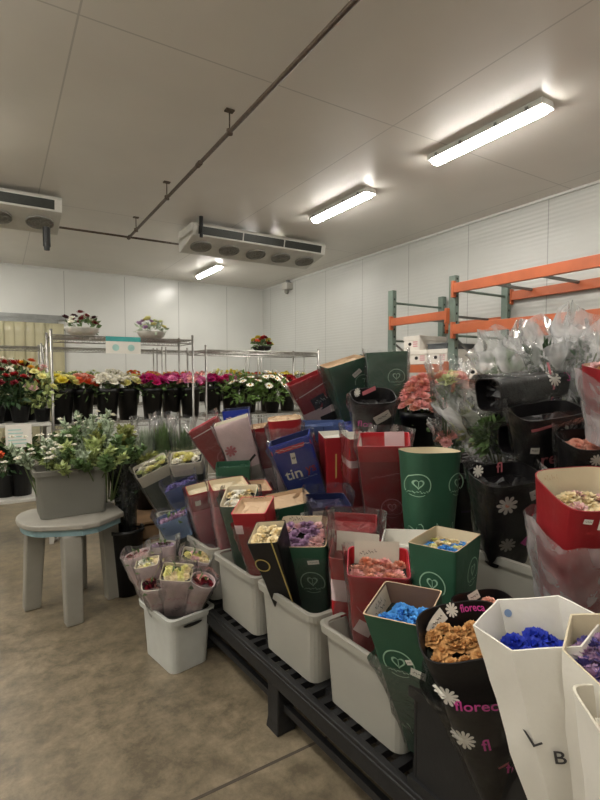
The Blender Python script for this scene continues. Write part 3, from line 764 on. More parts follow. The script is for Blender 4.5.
# potted plants on the bench
def pot_plant(loc, label, cols, kind, n, rad, h, leafm, r=.04, pr=.085, ph=.15, m2=None, nl=150, ll=.09, group=None):
    t = thing('potted_plant', label, 'plant', loc, R.uniform(0, 6), group or 'potted plants on the racks and bench')
    p = MB(); p.lathe([(pr * .72, 0), (pr, ph), (pr + .006, ph), (pr - .006, ph - .012), (pr * .6, ph - .02)], 20); obj('pot', p, BLK, t, smooth=True)
    f = MB(); leafball(f, (0, 0, ph + h * .45), rad, rad, h * .5, nl, ll, ll * .45, R, 0)
    for k in range(8):
        a = k * .8; f.tube([(0, 0, ph - .03), (rad * .6 * math.cos(a), rad * .6 * math.sin(a), ph + h * .5)], .004, 4, 1)
    obj('foliage', f, [LEAF[leafm], STEM], t)
    for i in range(n):
        a = i * 2.4; rr = rad * math.sqrt((i + .5) / n); z = ph + h * (.55 + .5 * (1 - (rr / rad) ** 2)) + R.uniform(-.04, .04)
        o = link('blossom', flower(kind, r, cols[i % len(cols)], m2 or PET['gold']), t, (rr * math.cos(a), rr * math.sin(a), z))
        o.rotation_euler = Vector((0, 0, 1)).rotation_difference(Vector((math.cos(a) * .8 * rr / rad, math.sin(a) * .8 * rr / rad - .35, 1)).normalized()).to_euler()
    return t
ZL = 1.122
pot_plant((onY(-6, 5.1), 5.12, ZL), 'potted plant with red blooms at the very left end of the bench', ['red', 'deepred'], pom, 12, .16, .3, 'dark')
pot_plant((onY(5, 5.35), 5.32, ZL), 'potted plant with white and red blooms at the back of the bench', ['white', 'red', 'white'], pom, 16, .17, .42, 'mid', .05)
pot_plant((onY(19, 5.1), 5.1, ZL), 'dark leaved potted plant with a few red blooms on the bench', ['red', 'wine', 'deepred'], pom, 13, .16, .28, 'dark')
pot_plant((onY(27, 5.35), 5.34, ZL), 'potted plant with bronze and orange blooms on the bench', ['gold', 'orange', 'wine'], pom, 12, .14, .4, 'olive')
pot_plant((onY(41, 5.12), 5.1, ZL), 'grassy plant with pale pink and yellow blooms at the bench end by the rack post', ['blush', 'lemon', 'palegreen'], pom, 14, .13, .33, 'pale', .04, .07, .12)
pot_plant((onY(18, 5.15), 5.15, .452), 'black potted leafy plant on the lower bench shelf', ['palegreen'], pom, 4, .15, .24, 'mid', .03, .115, .3)
pot_plant((onY(2, 5.15), 5.15, .452), 'potted plant with an orange bloom on the lower bench shelf', ['orange', 'peach'], pom, 6, .15, .26, 'dark', .05, .1, .2)
# white flowering plants in front of the dark red bunches
pot_plant((onY(256, 5.0) , 5.32, ZA + .007), 'bushy white flowering potted plant left of the other white one', ['white'], daisy, 26, .25, .33, 'grass', .05, .1, .14, nl=260)
pot_plant((onY(284, 5.0), 5.30, ZA + .007), 'white flowering potted plant beside the tilted red bag', ['white'], daisy, 22, .22, .33, 'grass', .055, .1, .14, nl=200)

# ================================================================== STOOL, TOTES, RACK
STL = mat('stool_grey', '8e8a80', .5, var=.08, scale=8); STB = mat('stool_blue_edge', '7c979c', .5, var=.1)
st = thing('step_stool', 'pale grey stool with thick legs and a rounded end, under the grey tote', 'stool', (.375, 3.56, 0), math.radians(8))
def poly_slab(mb, pts, z0, z1, mi=0): mb.rings([[(x, y, z) for x, y in pts] for z in (z0, z1)], mi)
pts = [(.30, -.20), (.33, .16), (.28, .24), (-.12, .26)] + [(-.15 + .2 * math.cos(a) * .75, .02 + .25 * math.sin(a)) for a in [PI * (.55 + .9 * i / 12) for i in range(13)]] + [(-.12, -.26), (0, -.33), (.1, -.33)]
p = MB(); poly_slab(p, pts, .595, .63); obj('seat', p, STL, st, bevel=.008)
p = MB(); poly_slab(p, [(x * .93, y * .93) for x, y in pts], .555, .596); obj('apron', p, STB, st)
for (x0, y0, x1, y1) in ((-.045, -.23, -.05, -.27), (.24, -.05, .265, -.06), (-.19, .06, -.21, .12), (.1, .2, .12, .24)):
    p = MB(); rs = []
    for z, s, q in ((0, .05, 1), (.556, .058, 0)):
        cx, cy = x0 + (x1 - x0) * q, y0 + (y1 - y0) * q; rs.append([(cx - s, cy - s * .8, z), (cx + s, cy - s * .8, z), (cx + s, cy + s * .8, z), (cx - s, cy + s * .8, z)])
    p.rings(rs); obj('leg', p, STL, st, bevel=.01)
TOT = translucent('cloudy_tote', 'c6c3b8', .30); TOTG = translucent('grey_tote_plastic', '8f8d84', .2); TOTW = mat('white_tote_plastic', 'b9bab4', .35, var=.05)
WTR = mat('tote_water', '6a6a64', .15, var=.1)
def tote(label, loc, rz, lx, ly, h, m, water=.08, handle='y', taper=.9, group=None, cat='tote'):
    t = thing('storage_tote', label, cat, loc, rz, group)
    def rr(hx, hy, z, n=5, rad=.04):
        out = []
        for cx, cy, a0 in ((hx - rad, hy - rad, 0), (-hx + rad, hy - rad, PI / 2), (-hx + rad, -hy + rad, PI), (hx - rad, -hy + rad, PI * 1.5)):
            for i in range(n): a = a0 + PI / 2 * i / (n - 1); out.append((cx + rad * math.cos(a), cy + rad * math.sin(a), z))
        return out
    hx, hy = lx / 2, ly / 2; b = MB(); th = .004
    prof = [(taper, 0), (taper + (1 - taper) * .8, h * .8), (taper + (1 - taper) * .82, h * .82), (1, h * .96)]
    rs = [rr(hx * s - .014, hy * s - .014, z) for s, z in prof] + [rr(hx * s - .014 - th, hy * s - .014 - th, max(z, .005)) for s, z in reversed(prof)]
    b.rings(rs); obj('tub', b, m, t, smooth=False)
    b = MB(); b.rings([rr(hx - .012, hy - .012, h * .9), rr(hx, hy, h * .9), rr(hx + .003, hy + .003, h), rr(hx - .006, hy - .006, h + .004), rr(hx - .018, hy - .018, h)], 0, False, False)
    obj('rim', b, m, t, smooth=False)
    if water:
        b = MB(); s1 = taper + (1 - taper) * water / h; b.rings([rr(hx * taper - .022, hy * taper - .022, .008), rr(hx * s1 - .022, hy * s1 - .022, water)]); obj('water', b, WTR, t)
    if handle:
        for sg in (-1, 1):
            b = MB(); s = .97
            o2 = [(.055 * math.cos(2 * PI * i / 20), .013 * math.sin(2 * PI * i / 20)) for i in range(20)]
            sh = [(x, y if y < 0 else y * .4) for x, y in o2]
            rs = []
            for q in (0, .008):
                if handle == 'y': rs.append([(x, sg * (hy * (taper + (1 - taper) * .84) - .009 - q * 0 + q * .25), h * .83 + z) for x, z in sh])
                else: rs.append([(sg * (hx * (taper + (1 - taper) * .84) - .009 + q * .25), x, h * .83 + z) for x, z in sh])
            b.rings(rs); obj('handle_slot', b, mat('slot_shadow', '1a1a18', .9), t)
    return t
tote('grey translucent tote on the stool, full of leafy stems', (.40, 3.60, .633), math.radians(2), .47, .34, .31, TOTG, .07, None)
tote('white tote standing on the floor, holding rolled bouquets', (.80, 2.60, .003), math.radians(11), .275, .38, .30, TOTW, 0, 'y')
# black dunnage rack
BPL = mat('black_rack_plastic', '161617', .5, var=.25, scale=20, bump=.1)
def dunnage(label, x, y, rz, w, l, z0, zt, legs, group='black slatted plastic racks'):
    t = thing('storage_rack', label, 'rack', (x, y, 0), rz, group)
    p = MB()
    for xx in (0, w - .03): p.box(xx, 0, zt - .085, xx + .03, l, zt - .002); p.box(xx - .004, 0, zt - .03, xx + .034, l, zt - .018)
    for yy in (0, l - .03): p.box(.03, yy, zt - .085, w - .03, yy + .03, zt - .002)
    obj('frame', p, BPL, t, bevel=.004)
    p = MB(); n = int(l / .075)
    for i in range(1, n): yy = l * i / n; p.box(.03, yy - .016, zt - .035, w - .03, yy + .016, zt - .006)
    for xx in (w * .25, w * .5, w * .75): p.box(xx - .018, .03, zt - .06, xx + .018, l - .03, zt - .008)
    obj('slatted_deck', p, BPL, t)
    for yy in legs:
        for xx in (.05, w - .05):
            p = MB(); p.rings([[(xx + s * a, yy + s * b, z) for a, b in ((-1, -1), (1, -1), (1, 1), (-1, 1))] for s, z in ((.048, 0), (.042, .05), (.042, zt - .08))]); obj('leg', p, BPL, t, bevel=.006)
    for xx in (.05, w - .05):
        p = MB(); p.box(xx - .012, .05, .10, xx + .012, l - .05, .13); obj('stretcher', p, BPL, t)
    return t
RA = .076
def rk(x, y, z=0): c_, s_ = math.cos(RA), math.sin(RA); return (1.085 + x * c_ - y * s_, .3 + x * s_ + y * c_, z)
dunnage('low black slatted rack along the aisle under the row of cloudy totes', 1.085, .3, RA, .47, 3.1, 0, .30, (.1, 1.52, 2.32, 3.0))
dunnage('knee high black slatted rack behind the row of cloudy totes', 1.585, .3, .076, .42, 3.0, 0, .60, (.1, 1.5, 3.0))
dunnage('tall black slatted rack under the back of the bouquet pile', 2.05, .3, .076, .75, 3.0, 0, 1.04, (.1, 1.5, 3.0))
for i, (yy, lb) in enumerate(((1.02, 'cloudy tote nearest the viewer on the low black rack'), (1.48, 'cloudy tote second from the viewer on the low black rack, under lilac flowers'), (1.93, 'cloudy tote third from the viewer on the low black rack, under red sleeves'), (2.39, 'cloudy tote on the low black rack behind the white floor tote'), (2.85, 'cloudy tote at the far end of the low black rack'))):
    tote(lb, rk(.24, yy, .302), RA, .42, .43, .30, TOT, .10, None, .92, 'cloudy totes in a row on the low rack')
tote('cloudy tote on the knee high rack under the red bag of cream roses', (1.745, 1.0, .602), .076, .38, .72, .28, TOT, .0, None, .92)
# black crate at the near end
t = thing('black_crate', 'black plastic crate on the near end of the low rack, under the white bags', 'crate', rk(.225, .44, .302), RA)
p = MB(); hx, hy, hz = .21, .3, .31
for x0, y0, x1, y1 in ((-hx, -hy, hx, -hy + .012), (-hx, hy - .012, hx, hy), (-hx, -hy + .012, -hx + .012, hy - .012), (hx - .012, -hy + .012, hx, hy - .012)): p.box(x0, y0, 0, x1, y1, hz)
p.box(-hx + .012, -hy + .012, 0, hx - .012, hy - .012, .012); obj('crate_body', p, BPL, t, bevel=.003)
p = MB()
for z in (.0, .28): p.box(-hx - .012, -hy - .012, z, -hx, hy + .012, z + .03); p.box(hx, -hy - .012, z, hx + .012, hy + .012, z + .03); p.box(-hx, -hy - .012, z, hx, -hy, z + .03); p.box(-hx, hy, z, hx, hy + .012, z + .03)
obj('rib', p, BPL, t)
# wooden crate behind the stool
WOOD = mat('crate_wood', '7a5f42', .7, var=.3, scale=6)
t = thing('wooden_crate', 'brown wooden slatted crate behind the stool', 'crate', (1.1, 3.85, 0), .05)
for k in range(4):
    for sg in (-1, 1):
        p = MB(); p.box(-.3, sg * .22 - .009, .02 + .11 * k, .3, sg * .22 + .009, .11 + .11 * k); obj('board', p, WOOD, t)
        p = MB(); p.box(sg * .3 - .009, -.211, .02 + .11 * k, sg * .3 + .009, .211, .11 + .11 * k); obj('board', p, WOOD, t)
p = MB(); p.box(-.29, -.21, .02, .29, .21, .04); obj('crate_floor', p, WOOD, t)
p = MB(); p.box(-.32, -.24, .46, .32, .24, .475); obj('lid', p, WOOD, t)

o = at(127, 600, 3.5)
tb = MB(); tb.lathe([(.09, 0), (.118, .44), (.126, .445), (.126, .47), (.116, .47), (.11, .45), (.085, .03)], 24)
tag(obj('flower_bucket', tb, BLK, None, True, loc=(o.x, o.y, .003)), 'tall black floor bucket by the right end of the stool', 'bucket')
# leafy stems in the grey tote
def stems(loc, label, leafm, n, l, w_, rad, h, flowers_=0, col='white'):
    t = thing('foliage_bunch', label, 'foliage', loc, R.uniform(0, 6), 'leafy bunches in the grey tote')
    s = MB(); f = MB()
    for k in range(17):
        a = R.uniform(0, 6.28); q = R.uniform(.2, 1.0); tip = Vector((rad * q * math.cos(a), rad * q * math.sin(a), h * R.uniform(.75, 1.1) * (1.15 - .35 * q)))
        b = Vector((.04 * math.cos(a), .04 * math.sin(a), 0)); mid = b.lerp(tip, .55) + Vector((0, 0, .06))
        s.tube([b, mid, tip], [.005, .004, .002], 5)
        for i in range(n):
            u = .55 + .45 * (i + R.random()) / n; pp = b.lerp(mid, u / .55) if u < .55 else mid.lerp(tip, (u - .55) / .45)
            d = (tip - b).normalized() * .5 + Vector((R.uniform(-1, 1), R.uniform(-1, 1), R.uniform(-.5, .7)))
            leaf(f, pp, d, l * R.uniform(.6, 1.2), w_ * R.uniform(.7, 1.2), 0)
    obj('stem', s, STEM, t); obj('leaves', f, LEAF[leafm], t)
    for k in range(flowers_):
        a = R.uniform(0, 6.28); q = rad * R.uniform(.2, .9)
        link('blossom', flower(pom, .02, col), t, (q * math.cos(a), q * math.sin(a), h * R.uniform(.75, 1.12)))
for (x, y, lm, l, w_, rad, h, lb, fl_) in ((.24, 3.53, 'silver', .05, .024, .25, .47, 'silvery leaved bunch with tiny white flowers at the left end of the grey tote', 16), (.36, 3.66, 'mid', .055, .028, .25, .5, 'mid green leafy bunch at the left back of the grey tote', 0), (.40, 3.52, 'pale', .055, .026, .25, .44, 'pale green bushy bunch at the middle front of the grey tote', 0), (.48, 3.66, 'silver', .05, .022, .2, .62, 'tallest silvery bunch rising from the grey tote', 8), (.54, 3.53, 'mid', .06, .03, .25, .45, 'mid green leafy bunch at the right front of the grey tote', 0), (.57, 3.66, 'olive', .055, .025, .28, .52, 'yellowish olive bunch at the right end of the grey tote', 0)):
    stems((x * 1.2 - .03, y + .03, .68), lb, lm, 74, l * .95, w_ * 1.0, rad * 1.3, h * .92, fl_ * 2)

# ================================================================== THE PILE OF WRAPPED BOUQUETS
ZR = .315     # inside the totes on the low rack
CW = (CLEAR, .05, .05, .010, .12)
# --- front row, near end
bag('white paper sleeve of bright blue roses standing at the near end of the pile', 538, 628, 1.05, (-.2, -.02, 1), h=.64, w=.13, dp=.095, taper=.5, p=-6, yaw=-.25, outer='white', inner='white', depth=.085, back=.03,
    fl=('rose' and rose, ['blue'], .034, 11), prints=[('text', 'f', -.012, .64, .0, 'B', .04, 'ink'), ('text', 'f', -.052, .70, .4, 'L', .045, 'ink'), ('squig', 'il', -.02, .94, 0, .09, .03, .0025, 'silver'), ('ring', 'ib', -.05, .96, 0, .008, .008, 'lightblue')], wr=.006)
bag('white paper sleeve with lilac flowers at the right edge, behind another white sleeve', 611, 664, .93, (-.1, .12, 1), h=.5, w=.088, dp=.085, taper=.65, p=-6, yaw=-.15, outer='white', inner='cream', depth=.045, back=.06,
    fl=(pom, ['lilac', 'violet', 'violet'], .026, 16), wr=.006)
bag('white paper sleeve with a grey panel in the lower right corner of the photo', 652, 722, .80, (-.08, .1, 1), h=.55, w=.09, dp=.085, taper=.7, p=10, yaw=-.1, outer='white', inner='offwhite', depth=.08, prints=[('rect', 'if', -.03, .94, 0, .05, .05, 'silver')], fl=(pom, ['white'], .03, 9), wr=.006)
bag('black sleeve with pink lettering and tan roses, left of the blue roses', 463, 636, 1.25, (-.28, .08, 1), h=.47, w=.112, dp=.095, taper=.5, p=3.4, yaw=-.18, outer='black', inner='black', rim='black', depth=.055, back=.035,
    fl=(rose, ['tan'], .027, 17), tags=[('ib', -.062, .94, .06, .03, .5)],
    prints=[('text', 'f', -.012, .72, -.08, 'florec', .043, 'inkpink'), ('flower', 'f', -.075, .78, 0, .03, 12, 'white'), ('flower', 'f', -.06, .50, .2, .028, 12, 'white'), ('text', 'f', -.01, .47, .0, 'fl', .045, 'inkpink'), ('text', 'f', .03, .3, -.2, 'fl', .045, 'inkpink'), ('text', 'r', -.02, .36, .1, 'flor', .05, 'inkpink'), ('flower', 'ib', -.012, .975, 0, .017, 10, 'white'), ('text', 'ib', .045, .975, 0, 'floreca', .024, 'inkpink'), ('rect', 'f', .03, .34, .5, .06, .006, 'pinkwash')],
    wrap=(THIN, -.10, .06, .010, .05))
bag('black sleeve of salmon roses just behind the tan roses', 486, 604, 1.46, (-.05, .1, 1), h=.42, w=.095, dp=.075, taper=.65, p=3.4, yaw=.2, outer='black', inner='black', depth=.04, fl=(rose, ['salmon'], .026, 10), tags=[('ib', .0, .97, .04, .03, .4)], wr=.005)
bag('green paper sleeve holding pale blue flowers, in the nearest cloudy tote', 403, 602, 1.5, (-.22, .16, 1), h=.53, w=.098, dp=.088, taper=.66, p=18, yaw=-.62, outer='green', inner='brown', rim='kraft', depth=.075,
    fl=(rose, ['sky'], .03, 9), prints=[('rect', 'il', .0, .92, 0, .15, .075, 'cream'), ('squig', 'il', .0, .905, .0, .11, .022, .0025, 'ink'), ('squig', 'il', .0, .945, .0, .05, .03, .003, 'ink'), ('emblem', 'f', -.01, .70, -.06, .05, 'palegreen'), ('squig', 'f', .0, .2, 0, .12, .05, .003, 'palegreen')],
    tags=[('f', .045, .66, .045, .03, -.25), ('f', .025, .73, .02, .018, .3)], wrap=(CLEAR, -.16, .05, .010, .05), wr=.003)
bag('red sleeve with a white card and peach flowers leaning over the nearest tote', 378, 567, 1.78, (-.02, .06, 1), h=.52, w=.112, dp=.085, taper=.6, p=10, yaw=-.15, outer='brightred', inner='brightred', rim='pinkred', depth=.05, back=.04, bands=[(0, .62, 'red')],
    fl=(pom, ['peach', 'salmon', 'rosepink'], .028, 16), prints=[('rect', 'ib', -.005, .965, 0, .17, .075, 'offwhite'), ('squig', 'ib', -.04, .97, .15, .07, .016, .002, 'ink'), ('ring', 'ib', .05, .985, 0, .008, .008, 'brightred'), ('ring', 'f', 0, .86, 0, .085, .003, PI * 1.15, PI * 1.85, 'pinkwash'), ('rect', 'f', -.05, .62, -.5, .06, .05, 'palepink')],
    tags=[('f', .03, .9, .022, .012, .5)], wrap=CW)
bag('tall red sleeve with a white card in clear wrap, behind the peach flowers', 356, 552, 2.02, (.02, .06, 1), h=.49, w=.105, dp=.085, taper=.7, p=12, yaw=-.2, outer='brightred', inner='red', depth=.05, back=.03, bands=[(.62, .8, 'palepink'), (0, .62, 'brightred')],
    prints=[('rect', 'ib', 0, .955, 0, .18, .08, 'offwhite'), ('squig', 'ib', .0, .95, .05, .09, .02, .002, 'silver')], wrap=(CLEAR, .16, .03, .008, .05), wr=.006)
bag('red sleeve printed with a pale line of writing, lying behind the tall clear wrap', 352, 522, 2.2, (-.05, .25, 1), h=.45, w=.11, dp=.08, taper=.7, p=12, yaw=-.2, outer='red', inner='red', depth=.04, prints=[('squig', 'f', 0, .9, .12, .17, .012, .002, 'pinkwash')], wrap=(CLEAR, .03, .04, .008, .1))
bag('white paper collar of a bouquet between the red and the green square sleeve', 406, 538, 1.92, (-.1, .1, 1), h=.45, w=.092, dp=.08, taper=.7, p=14, yaw=-.3, outer='red', bands=[(.72, 1.01, 'white')], inner='white', depth=.06)
bag('green square sleeve with cream inside, standing behind the pale blue flowers', 445, 538, 1.78, (-.03, .0, 1), zs=.47, w=.09, dp=.118, taper=.74, p=20, yaw=-.7, outer='green', inner='cream', rim='kraft', depth=.05,
    fl=(pom, ['sky', 'lemon', 'cream'], .022, 7), prints=[('emblem', 'r', .035, .78, 0, .05, 'palegreen'), ('emblem', 'f', .0, .74, 0, .046, 'palegreen'), ('squig', 'f', 0, .5, .6, .1, .04, .003, 'palegreen')], wr=.003)
# --- front row, far end
bag('green sleeve of dusty lilac flowers standing in the second cloudy tote', 304, 536, 2.14, (-.12, .22, 1), h=.47, w=.108, dp=.088, taper=.68, p=14, yaw=-.2, outer='green', inner='cream', rim='kraft', depth=.035, back=.05,
    fl=(pom, ['lilac', 'blush', 'lilac'], .026, 18), prints=[('emblem', 'f', .03, .62, 0, .055, 'palegreen'), ('rect', 'ib', -.06, .98, 0, .1, .03, 'cream'), ('squig', 'ib', -.05, .985, 0, .07, .02, .0025, 'ink')], tags=[('f', .045, .84, .05, .022, .1)], wrap=(CLEAR, -.05, .06, .010, .05))
bag('narrow black sleeve with a gold oval and cream roses, left of the lilac flowers', 267, 534, 2.17, (-.26, .26, 1), h=.42, w=.074, dp=.07, taper=.6, p=18, yaw=-.35, outer='black', inner='cream', rim='black', depth=.03, back=.02, bands=None,
    fl=(rose, ['cream'], .03, 8), prints=[('ring', 'f', -.03, .72, 0, .034, .006, 'gold'), ('rect', 'f', .045, .5, 0, .006, .45, 'gold')], wr=.003)
bag('red square sleeve with a kraft paper top, left of the narrow black sleeve', 253, 507, 2.34, (-.16, .16, 1), h=.46, w=.088, dp=.075, taper=.72, p=16, yaw=-.3, outer='red', inner='kraft', rim='pinkred', depth=.02, back=.02, prints=[('rect', 'f', -.06, .82, 0, .04, .045, 'palepink'), ('squig', 'ib', 0, .99, 0, .09, .014, .002, 'ink')], wrap=(CLEAR, -.06, .05, .010, .05))
bag('green sleeve of creamy white roses behind the red kraft topped sleeve', 240, 500, 2.5, (-.14, .18, 1), h=.48, w=.088, dp=.075, taper=.68, p=10, yaw=-.25, outer='green', inner='cream', depth=.03, back=.05, fl=(rose, ['cream', 'white'], .03, 10), prints=[('emblem', 'l', 0, .6, 0, .04, 'palegreen')], wrap=CW)
bag('pinkish red wrapped sleeve at the left end of the front row', 203, 487, 2.64, (-.12, .18, 1), h=.52, w=.09, dp=.075, taper=.7, p=12, yaw=.35, outer='pinkwash', bands=[(.82, 1.01, 'red')], inner='cream', rim='red', depth=.03, prints=[('rect', 'f', -.05, .9, 0, .03, .03, 'white'), ('squig', 'f', .02, .4, 1.2, .2, .06, .004, 'red')], wrap=(SOFT, .0, .06, .012, .05))
bag('pinkish red wrapped sleeve with cream top, second from the left in the front row', 228, 483, 2.66, (-.02, .18, 1), h=.5, w=.1, dp=.08, taper=.7, p=12, yaw=.35, outer='pinkwash', bands=[(.84, 1.01, 'red')], inner='cream', rim='red', depth=.03, prints=[('squig', 'f', .0, .5, 1.3, .2, .06, .004, 'red')], wrap=(SOFT, .0, .06, .012, .05))
bag('red rimmed sleeve with kraft top, third from the left in the front row', 253, 486, 2.72, (.06, .18, 1), h=.48, w=.095, dp=.08, taper=.7, p=12, yaw=.35, outer='red', inner='kraft', rim='pinkred', depth=.02, wrap=(SOFT, .0, .06, .012, .05))
bag('green sleeve with a white label and kraft top, beside the dark blue sleeve', 290, 498, 2.44, (-.05, .2, 1), h=.46, w=.108, dp=.09, taper=.7, p=16, yaw=.35, outer='green', inner='kraft', rim='green', depth=.02, tags=[('f', .045, .88, .05, .026, .1)])
bag('dark blue sleeve with a white printed label in the middle of the pile', 328, 500, 2.38, (.05, .25, 1), h=.42, w=.1, dp=.07, taper=.75, p=12, yaw=.2, outer='navy', inner='navy', depth=.03, tags=[('f', -.035, .93, .1, .03, .08)], prints=[('ring', 'f', .05, .93, 0, .014, .005, PI * .9, PI * 1.9, 'white')], wrap=CW)
# --- middle tier, on the knee high rack
ZK = .615
bag('green eight sided sleeve with pale crests in the middle of the pile', 429, 450, 2.2, (0, -.03, 1), zs=ZK, w=.128, dp=.11, taper=.72, p=3.2, yaw=.2, outer='green', inner='cream', rim='kraft', depth=.05, prints=[('emblem', 'f', -.085, .78, 0, .048, 'palegreen'), ('emblem', 'f', .085, .78, 0, .048, 'palegreen'), ('squig', 'f', -.02, .47, .0, .2, .07, .004, 'palegreen'), ('squig', 'f', .01, .38, .0, .18, .06, .004, 'palegreen')], wr=.003)
bag('large red sleeve with a white inner flap, left of the eight sided green sleeve', 384, 441, 2.45, (-.06, .12, 1), zs=ZK, w=.128, dp=.1, taper=.72, p=14, yaw=-.2, outer='red', inner='brightred', rim='pinkred', depth=.08, bands=[(.86, 1.01, 'brightred')], back=.02,
    prints=[('rect', 'il', .0, .93, 0, .13, .08, 'white'), ('rect', 'ib', .05, .95, 0, .1, .07, 'palepink'), ('emblem', 'f', .03, .5, 0, .05, 'pinkwash'), ('squig', 'f', .0, .76, .2, .14, .012, .003, 'pinkwash'), ('squig', 'f', .0, .32, .1, .18, .06, .004, 'pinkwash')], wrap=CW)
bag('narrow red sleeve with a white card, between the two larger red sleeves', 357, 435, 2.62, (-.02, .12, 1), zs=ZK, w=.068, dp=.08, taper=.8, p=14, yaw=.2, outer='brightred', inner='white', depth=.03, bands=[(.74, .84, 'palepink'), (0, .6, 'red')], prints=[('ring', 'f', 0, .95, 0, .022, .022, 'white'), ('emblem', 'f', 0, .79, 0, .025, 'silver')], wrap=CW)
bag('flat sided dark red sleeve with white top edge, left of the narrow red one', 336, 434, 2.75, (-.02, .1, 1), zs=ZK, w=.085, dp=.09, taper=.85, p=20, yaw=.15, outer='red', inner='white', rim='white', depth=.03, prints=[('rect', 'f', -.02, .66, 0, .008, .3, 'gold'), ('rect', 'f', .07, .5, 0, .006, .5, 'palepink')])
bag('bright blue sleeve printed with white and red letters, tilted right', 289, 438, 2.72, (-.36, .16, 1), zs=.62, w=.118, dp=.06, taper=.74, p=16, yaw=-.12, outer='blue', inner='navy', rim='blue', depth=.055, bands=None,
    prints=[('rect', 'f', 0, .935, 0, .225, .024, 'pinkred'), ('squig', 'f', 0, .932, 0, .2, .012, .003, 'palepink'), ('text', 'f', -.03, .70, 0, 'tin', .085, 'white'), ('text', 'f', .062, .71, .0, 'ys', .07, 'red'), ('rect', 'f', 0, .42, 0, .17, .02, 'pinkred'), ('squig', 'f', .03, .635, 0, .1, .012, .003, 'lightblue')],
    tags=[('f', -.005, .84, .026, .062, -.12)], wrap=(CLEAR, .0, .06, .012, .05))
bag('red topped sleeve with milky pink body, left of the blue lettered sleeve', 258, 426, 2.98, (-.14, .12, 1), zs=.62, w=.082, dp=.075, taper=.55, p=3.5, yaw=.1, outer='palepink', bands=[(.56, 1.01, 'red')], inner='kraft', rim='red', depth=.02, wrap=(SOFT, -.02, .08, .012, .02))
bag('red topped sleeve with kraft lid and milky pink body, just above the blue sleeve', 284, 418, 2.92, (-.08, .12, 1), zs=.62, w=.1, dp=.08, taper=.5, p=4, yaw=.05, outer='palepink', bands=[(.62, 1.01, 'red')], inner='kraft', rim='kraft', depth=.01, wrap=(SOFT, -.04, .08, .012, .02))
bag('bright red sleeve tilted far to the left at the left end of the pile', 203, 424, 3.05, (-.55, .12, 1), h=.42, w=.1, dp=.06, taper=.75, p=16, yaw=.1, outer='red', inner='pinkred', rim='palepink', depth=.03, prints=[('emblem', 'f', .02, .42, 0, .05, 'pinkwash'), ('rect', 'f', 0, .9, 0, .18, .006, 'palepink'), ('squig', 'f', .0, .65, 0, .13, .03, .003, 'pinkwash')], wrap=CW)
bag('clear sleeve printed with pale flowers, tilted left beside the bright red one', 231, 420, 2.98, (-.3, .12, 1), zs=.62, w=.105, dp=.06, taper=.72, p=14, yaw=.05, outer='greywash', inner='offwhite', rim='offwhite', depth=.03, bands=[(.55, 1.01, 'palepink')], prints=[('flower', 'f', -.05, .75, 0, .035, 8, 'pinkwash'), ('flower', 'f', .03, .35, 0, .04, 8, 'kraft'), ('rect', 'f', .04, .62, .6, .09, .014, 'black'), ('flower', 'f', -.04, .45, 0, .03, 8, 'white')], wrap=(CLEAR, .0, .05, .012, .02))
bag('blue paper edge of a sleeve standing behind the pale flower printed one', 236, 409, 3.15, (-.1, .1, 1), zs=.62, w=.085, dp=.05, taper=.8, p=16, yaw=.0, outer='blue', inner='navy', depth=.03, prints=[('squig', 'f', 0, .93, .05, .14, .02, .004, 'palepink')])
bag('short plain green sleeve behind the pinkish red ones', 233, 464, 2.88, (-.02, .1, 1), zs=.33, w=.1, dp=.07, taper=.85, p=14, yaw=.1, outer='green', inner='green', depth=.03)
bag('pale blue and white sleeve behind the flat sided red one', 322, 423, 3.0, (.0, .12, 1), zs=ZK + .1, w=.138, dp=.09, taper=.85, p=16, yaw=.05, outer='lightblue', bands=[(.72, 1.01, 'bluegrey')], inner='bluegrey', depth=.03, prints=[('rect', 'f', -.11, .93, 0, .035, .03, 'white'), ('rect', 'f', .0, .95, 0, .003, .05, 'navy'), ('rect', 'f', .07, .66, 0, .07, .05, 'white')], wrap=(CLEAR, -.01, .04, .008, .1))
bag('deep green lower sleeve standing under the pale blue one', 325, 455, 2.9, (.0, .12, 1), zs=ZK, w=.1, dp=.07, taper=.85, p=4, yaw=.0, outer='green', inner='green', depth=.03)
bag('bright blue round topped sleeve behind the large red one', 367, 425, 2.78, (.04, .16, 1), zs=ZK + .1, w=.125, dp=.09, taper=.8, p=3, yaw=.0, outer='blue', inner='blue', depth=.02, prints=[('rect', 'f', -.03, .9, 0, .16, .02, 'pinkred'), ('squig', 'f', 0, .95, 0, .13, .015, .003, 'lightblue')], wrap=(CLEAR, .0, .05, .012, .1))
# --- top tier
ZT = 1.055
bag('tall green sleeve with kraft top tilted left, high on the pile', 342, 361, 3.1, (-.26, .2, 1), zs=ZT, w=.13, dp=.09, taper=.78, p=18, yaw=.25, outer='green', inner='kraft', rim='kraft', depth=.02, prints=[('emblem', 'f', .07, .75, 0, .05, 'palegreen'), ('squig', 'f', .0, .4, .8, .2, .1, .004, 'palegreen')], tags=[('f', .045, .86, .06, .03, .5)], wrap=(CLEAR, .0, .05, .012, .05))
bag('red sleeve banded in black, tilted left behind the white flowering plants', 303, 378, 3.25, (-.42, .2, 1), h=.44, w=.115, dp=.07, taper=.72, p=14, yaw=.1, outer='palepink', bands=[(.5, 1.01, 'red')], inner='red', rim='pinkred', depth=.03, prints=[('rect', 'f', .045, .58, .1, .12, .1, 'black'), ('squig', 'f', .045, .6, .1, .09, .04, .004, 'silver'), ('rect', 'f', .05, .3, .0, .1, .06, 'black'), ('rect', 'f', 0, .8, .15, .2, .006, 'palepink')], wrap=(CLEAR, .0, .06, .012, .02))
